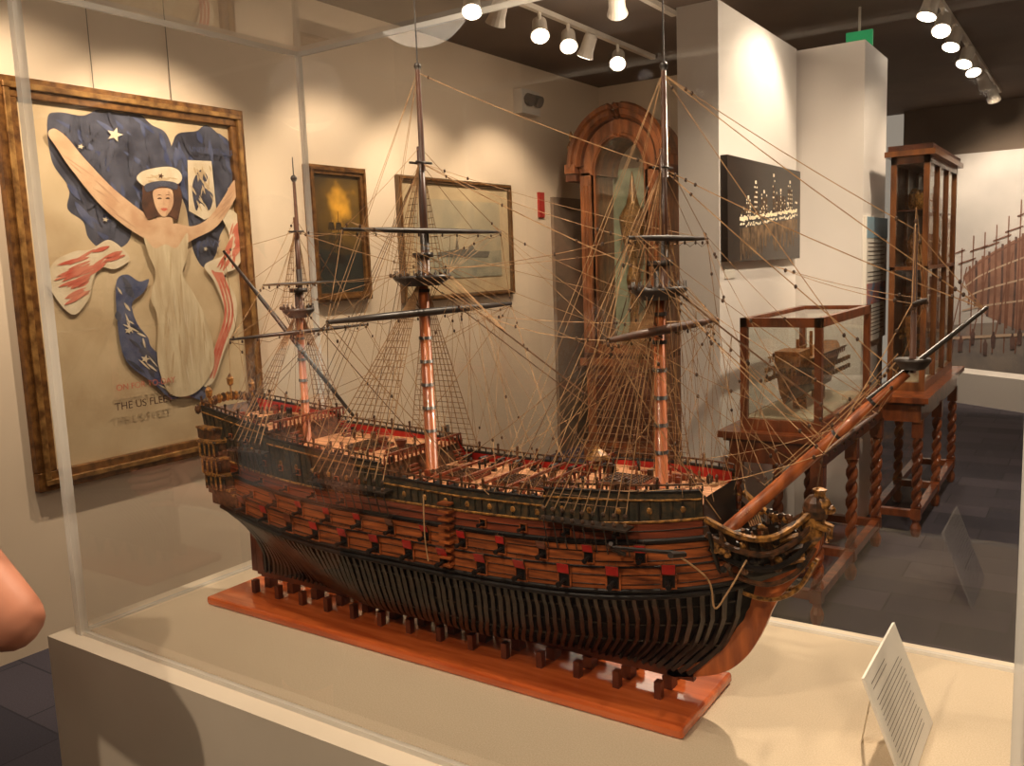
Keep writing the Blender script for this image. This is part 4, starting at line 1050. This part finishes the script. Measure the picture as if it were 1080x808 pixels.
# ------------------------------------------------------------------ visitor
vis = empty("visitor"); P0 = V((-1.685, .433, 0))
fd = V((-.6, .8, 0)); rt_ = V((.8, .6, 0))
def B(r, f, z): return P0 + rt_ * r + fd * f + V((0, 0, z))
def skin(name, vs, es, rad, m, sub=2):
    me = bpy.data.meshes.new(name); me.from_pydata([tuple(v) for v in vs], es, []); me.materials.append(m)
    o = bpy.data.objects.new(name, me); scene.collection.objects.link(o); o.parent = vis
    sk = o.modifiers.new("skin", 'SKIN'); sk.use_smooth_shade = True
    for i, d in enumerate(me.skin_vertices[0].data):
        r_ = rad[i]; d.radius = (r_, r_) if not isinstance(r_, tuple) else r_
        d.use_root = (i == 0)
    sb = o.modifiers.new("sub", 'SUBSURF'); sb.levels = sub; sb.render_levels = sub
    return o
elbR = V((-1.314, .617, 1.086)); wrR = B(.06, .24, 1.08)
elbL = B(-.27, -.02, 1.12); wrL = B(-.05, .25, 1.12)
shR = B(.17, 0, 1.37); shL = B(-.17, 0, 1.41)
M_shirt = mat("shirt_cotton", srgb(206, 214, 220), srgb(190, 198, 206), .8)
M_short = mat("shorts_cloth", srgb(70, 74, 84), srgb(58, 62, 72), .85)
skin("body", [B(0, 0, .95), B(0, 0, 1.2), B(0, 0, 1.40), B(0, .0, 1.50), B(0, .02, 1.56), shR, shR.lerp(elbR, .5) , elbR, elbR.lerp(wrR, .4), wrR, shL, shL.lerp(elbL, .5), elbL, elbL.lerp(wrL, .4), wrL,
              B(.09, 0, .88), B(.10, .02, .50), B(.10, .0, .30), B(.10, -.02, .08), B(-.09, 0, .88), B(-.10, .02, .50), B(-.10, 0, .30), B(-.10, -.02, .08)],
     [(0, 1), (1, 2), (2, 3), (3, 4), (2, 5), (5, 6), (6, 7), (7, 8), (8, 9), (2, 10), (10, 11), (11, 12), (12, 13), (13, 14), (0, 15), (15, 16), (16, 17), (17, 18), (0, 19), (19, 20), (20, 21), (21, 22)],
     [.13, .12, .12, .055, .05, .055, .05, .048, .044, .03, .06, .05, .046, .04, .028, .085, .06, .055, .04, .085, .06, .055, .04], M_skin)
skin("shirt", [B(0, 0, .90), B(0, 0, 1.05), B(0, 0, 1.22), B(0, 0, 1.38), shR, shR.lerp(elbR, .35), shL, shL.lerp(elbL, .45)], [(0, 1), (1, 2), (2, 3), (3, 4), (4, 5), (3, 6), (6, 7)], [.165, .155, .15, .13, .08, .07, .08, .07], M_shirt)
skin("shorts", [B(0, 0, .93), B(.09, 0, .84), B(.10, .01, .55), B(-.09, 0, .84), B(-.10, .01, .55)], [(0, 1), (1, 2), (0, 3), (3, 4)], [.15, .11, .09, .11, .09], M_short)
hd = MB(); hc = B(0, .03, 1.66)
hd.ell((0, 0, 0), .078, .098, .118, 20, 0, 14)
hd.tube([(0, .095, .01), (0, .118, -.02), (0, .10, -.035)], [.008, .015, .012], 8, 0)
for sg in (-1, 1):
    hd.ell((sg * .082, -.005, -.005), .012, .022, .032, 8, 0, 6); hd.ell((sg * .030, .083, .012), .013, .01, .009, 8, 2, 6); hd.ell((sg * .030, .0915, .012), .006, .004, .006, 8, 3, 6)
    hd.tube([(sg * .048, .078, .034), (sg * .03, .09, .038), (sg * .014, .09, .034)], .0035, 6, 1)
hd.tube([(-.024, .083, -.058), (0, .09, -.056), (.024, .083, -.058)], [.004, .007, .004], 8, 4)
hd.ell((0, -.018, .022), .087, .098, .112, 20, 1, 14)
ho = hd.build("head", [M_skin, mat("hair_brown", srgb(70, 46, 30), srgb(40, 26, 18), .7, scale=40), M_paper, M_black, mat("lips", srgb(176, 96, 84))], vis, smooth=True)
ho.location = hc; ho.rotation_euler = (-.15, 0, math.atan2(-fd.x, fd.y))
for nm, wr, el_, sg in (("hand_right", wrR, elbR, 1), ("hand_left", wrL, elbL, -1)):
    d = (wr - el_).normalized(); sd = V((0, 0, 1)); s2 = d.cross(sd).normalized()
    skin(nm + "_palm", [wr - d * .02, wr + d * .02, wr + d * .075], [(0, 1), (1, 2)], [.027, .033, .034], M_skin)
    for k in range(4):
        o_ = sd * (.026 - .018 * k); ln = (.07, .08, .074, .058)[k]; b_ = wr + d * .085 + o_
        c_ = s2 * (.02 * (1 if sg > 0 else -1))
        skin(nm + "_finger_%d" % k, [b_ - d * .02, b_ + d * ln * .4, b_ + d * ln * .75 + c_ * .6, b_ + d * ln + c_ * 1.6], [(0, 1), (1, 2), (2, 3)], [.010, .0095, .0088, .0075], M_skin, 1)
    b_ = wr + d * .03 + sd * .03
    skin(nm + "_thumb", [b_ - sd * .01, b_ + sd * .02 + d * .02, b_ + sd * .035 + d * .05], [(0, 1), (1, 2)], [.012, .011, .009], M_skin, 1)
sh = MB()
for sg in (-1, 1):
    for k, (f0, f1, h0, w) in enumerate(((-.09, .02, .09, .042), (.02, .17, .055, .046))):
        c_ = B(sg * .10, (f0 + f1) / 2, h0 / 2); sh.obox(c_, rt_, fd, (0, 0, 1), w * 2, f1 - f0, h0, 0)
sh.build("shoes", [M_short], vis, bevel=.02)

# ------------------------------------------------------------------ world & camera
w = bpy.data.worlds.new("World"); scene.world = w; w.use_nodes = True
bg = w.node_tree.nodes["Background"]; bg.inputs[0].default_value = (1, .85, .68, 1); bg.inputs[1].default_value = .3
for (loc, en) in (((.9, -.9, 2.8), 26), ((-2.2, 4.6, 2.9), 14), ((.8, 6.5, 2.9), 16), ((-2.6, .2, 2.85), 16)):
    l = bpy.data.lights.new("fill", 'POINT'); l.energy = en; l.color = (1, .82, .62); l.shadow_soft_size = .25  # bare points added to lift the general light, no fixtures
    o = bpy.data.objects.new("added_fill_light", l); scene.collection.objects.link(o); o.location = loc

p = math.radians(7.65); rho = math.radians(2.2); th = math.radians(34)
h = V((-math.sin(th), math.cos(th), 0)); r = V((math.cos(th), math.sin(th), 0)); zz = V((0, 0, 1))
f = h * math.cos(p) - zz * math.sin(p); u = h * math.sin(p) + zz * math.cos(p)
r2 = r * math.cos(rho) - u * math.sin(rho); u2 = u * math.cos(rho) + r * math.sin(rho)
cam = bpy.data.cameras.new("camera"); cam.sensor_width = 36; cam.lens = 36 * 920 / 1080; cam.clip_start = .02
co = bpy.data.objects.new("camera", cam); scene.collection.objects.link(co)
Mx = Matrix((r2, u2, -f)).transposed().to_4x4(); Mx.translation = V((0, 0, 1.6)); co.matrix_world = Mx
scene.camera = co
scene.view_settings.view_transform = 'Standard'
scene.view_settings.exposure = 0.12
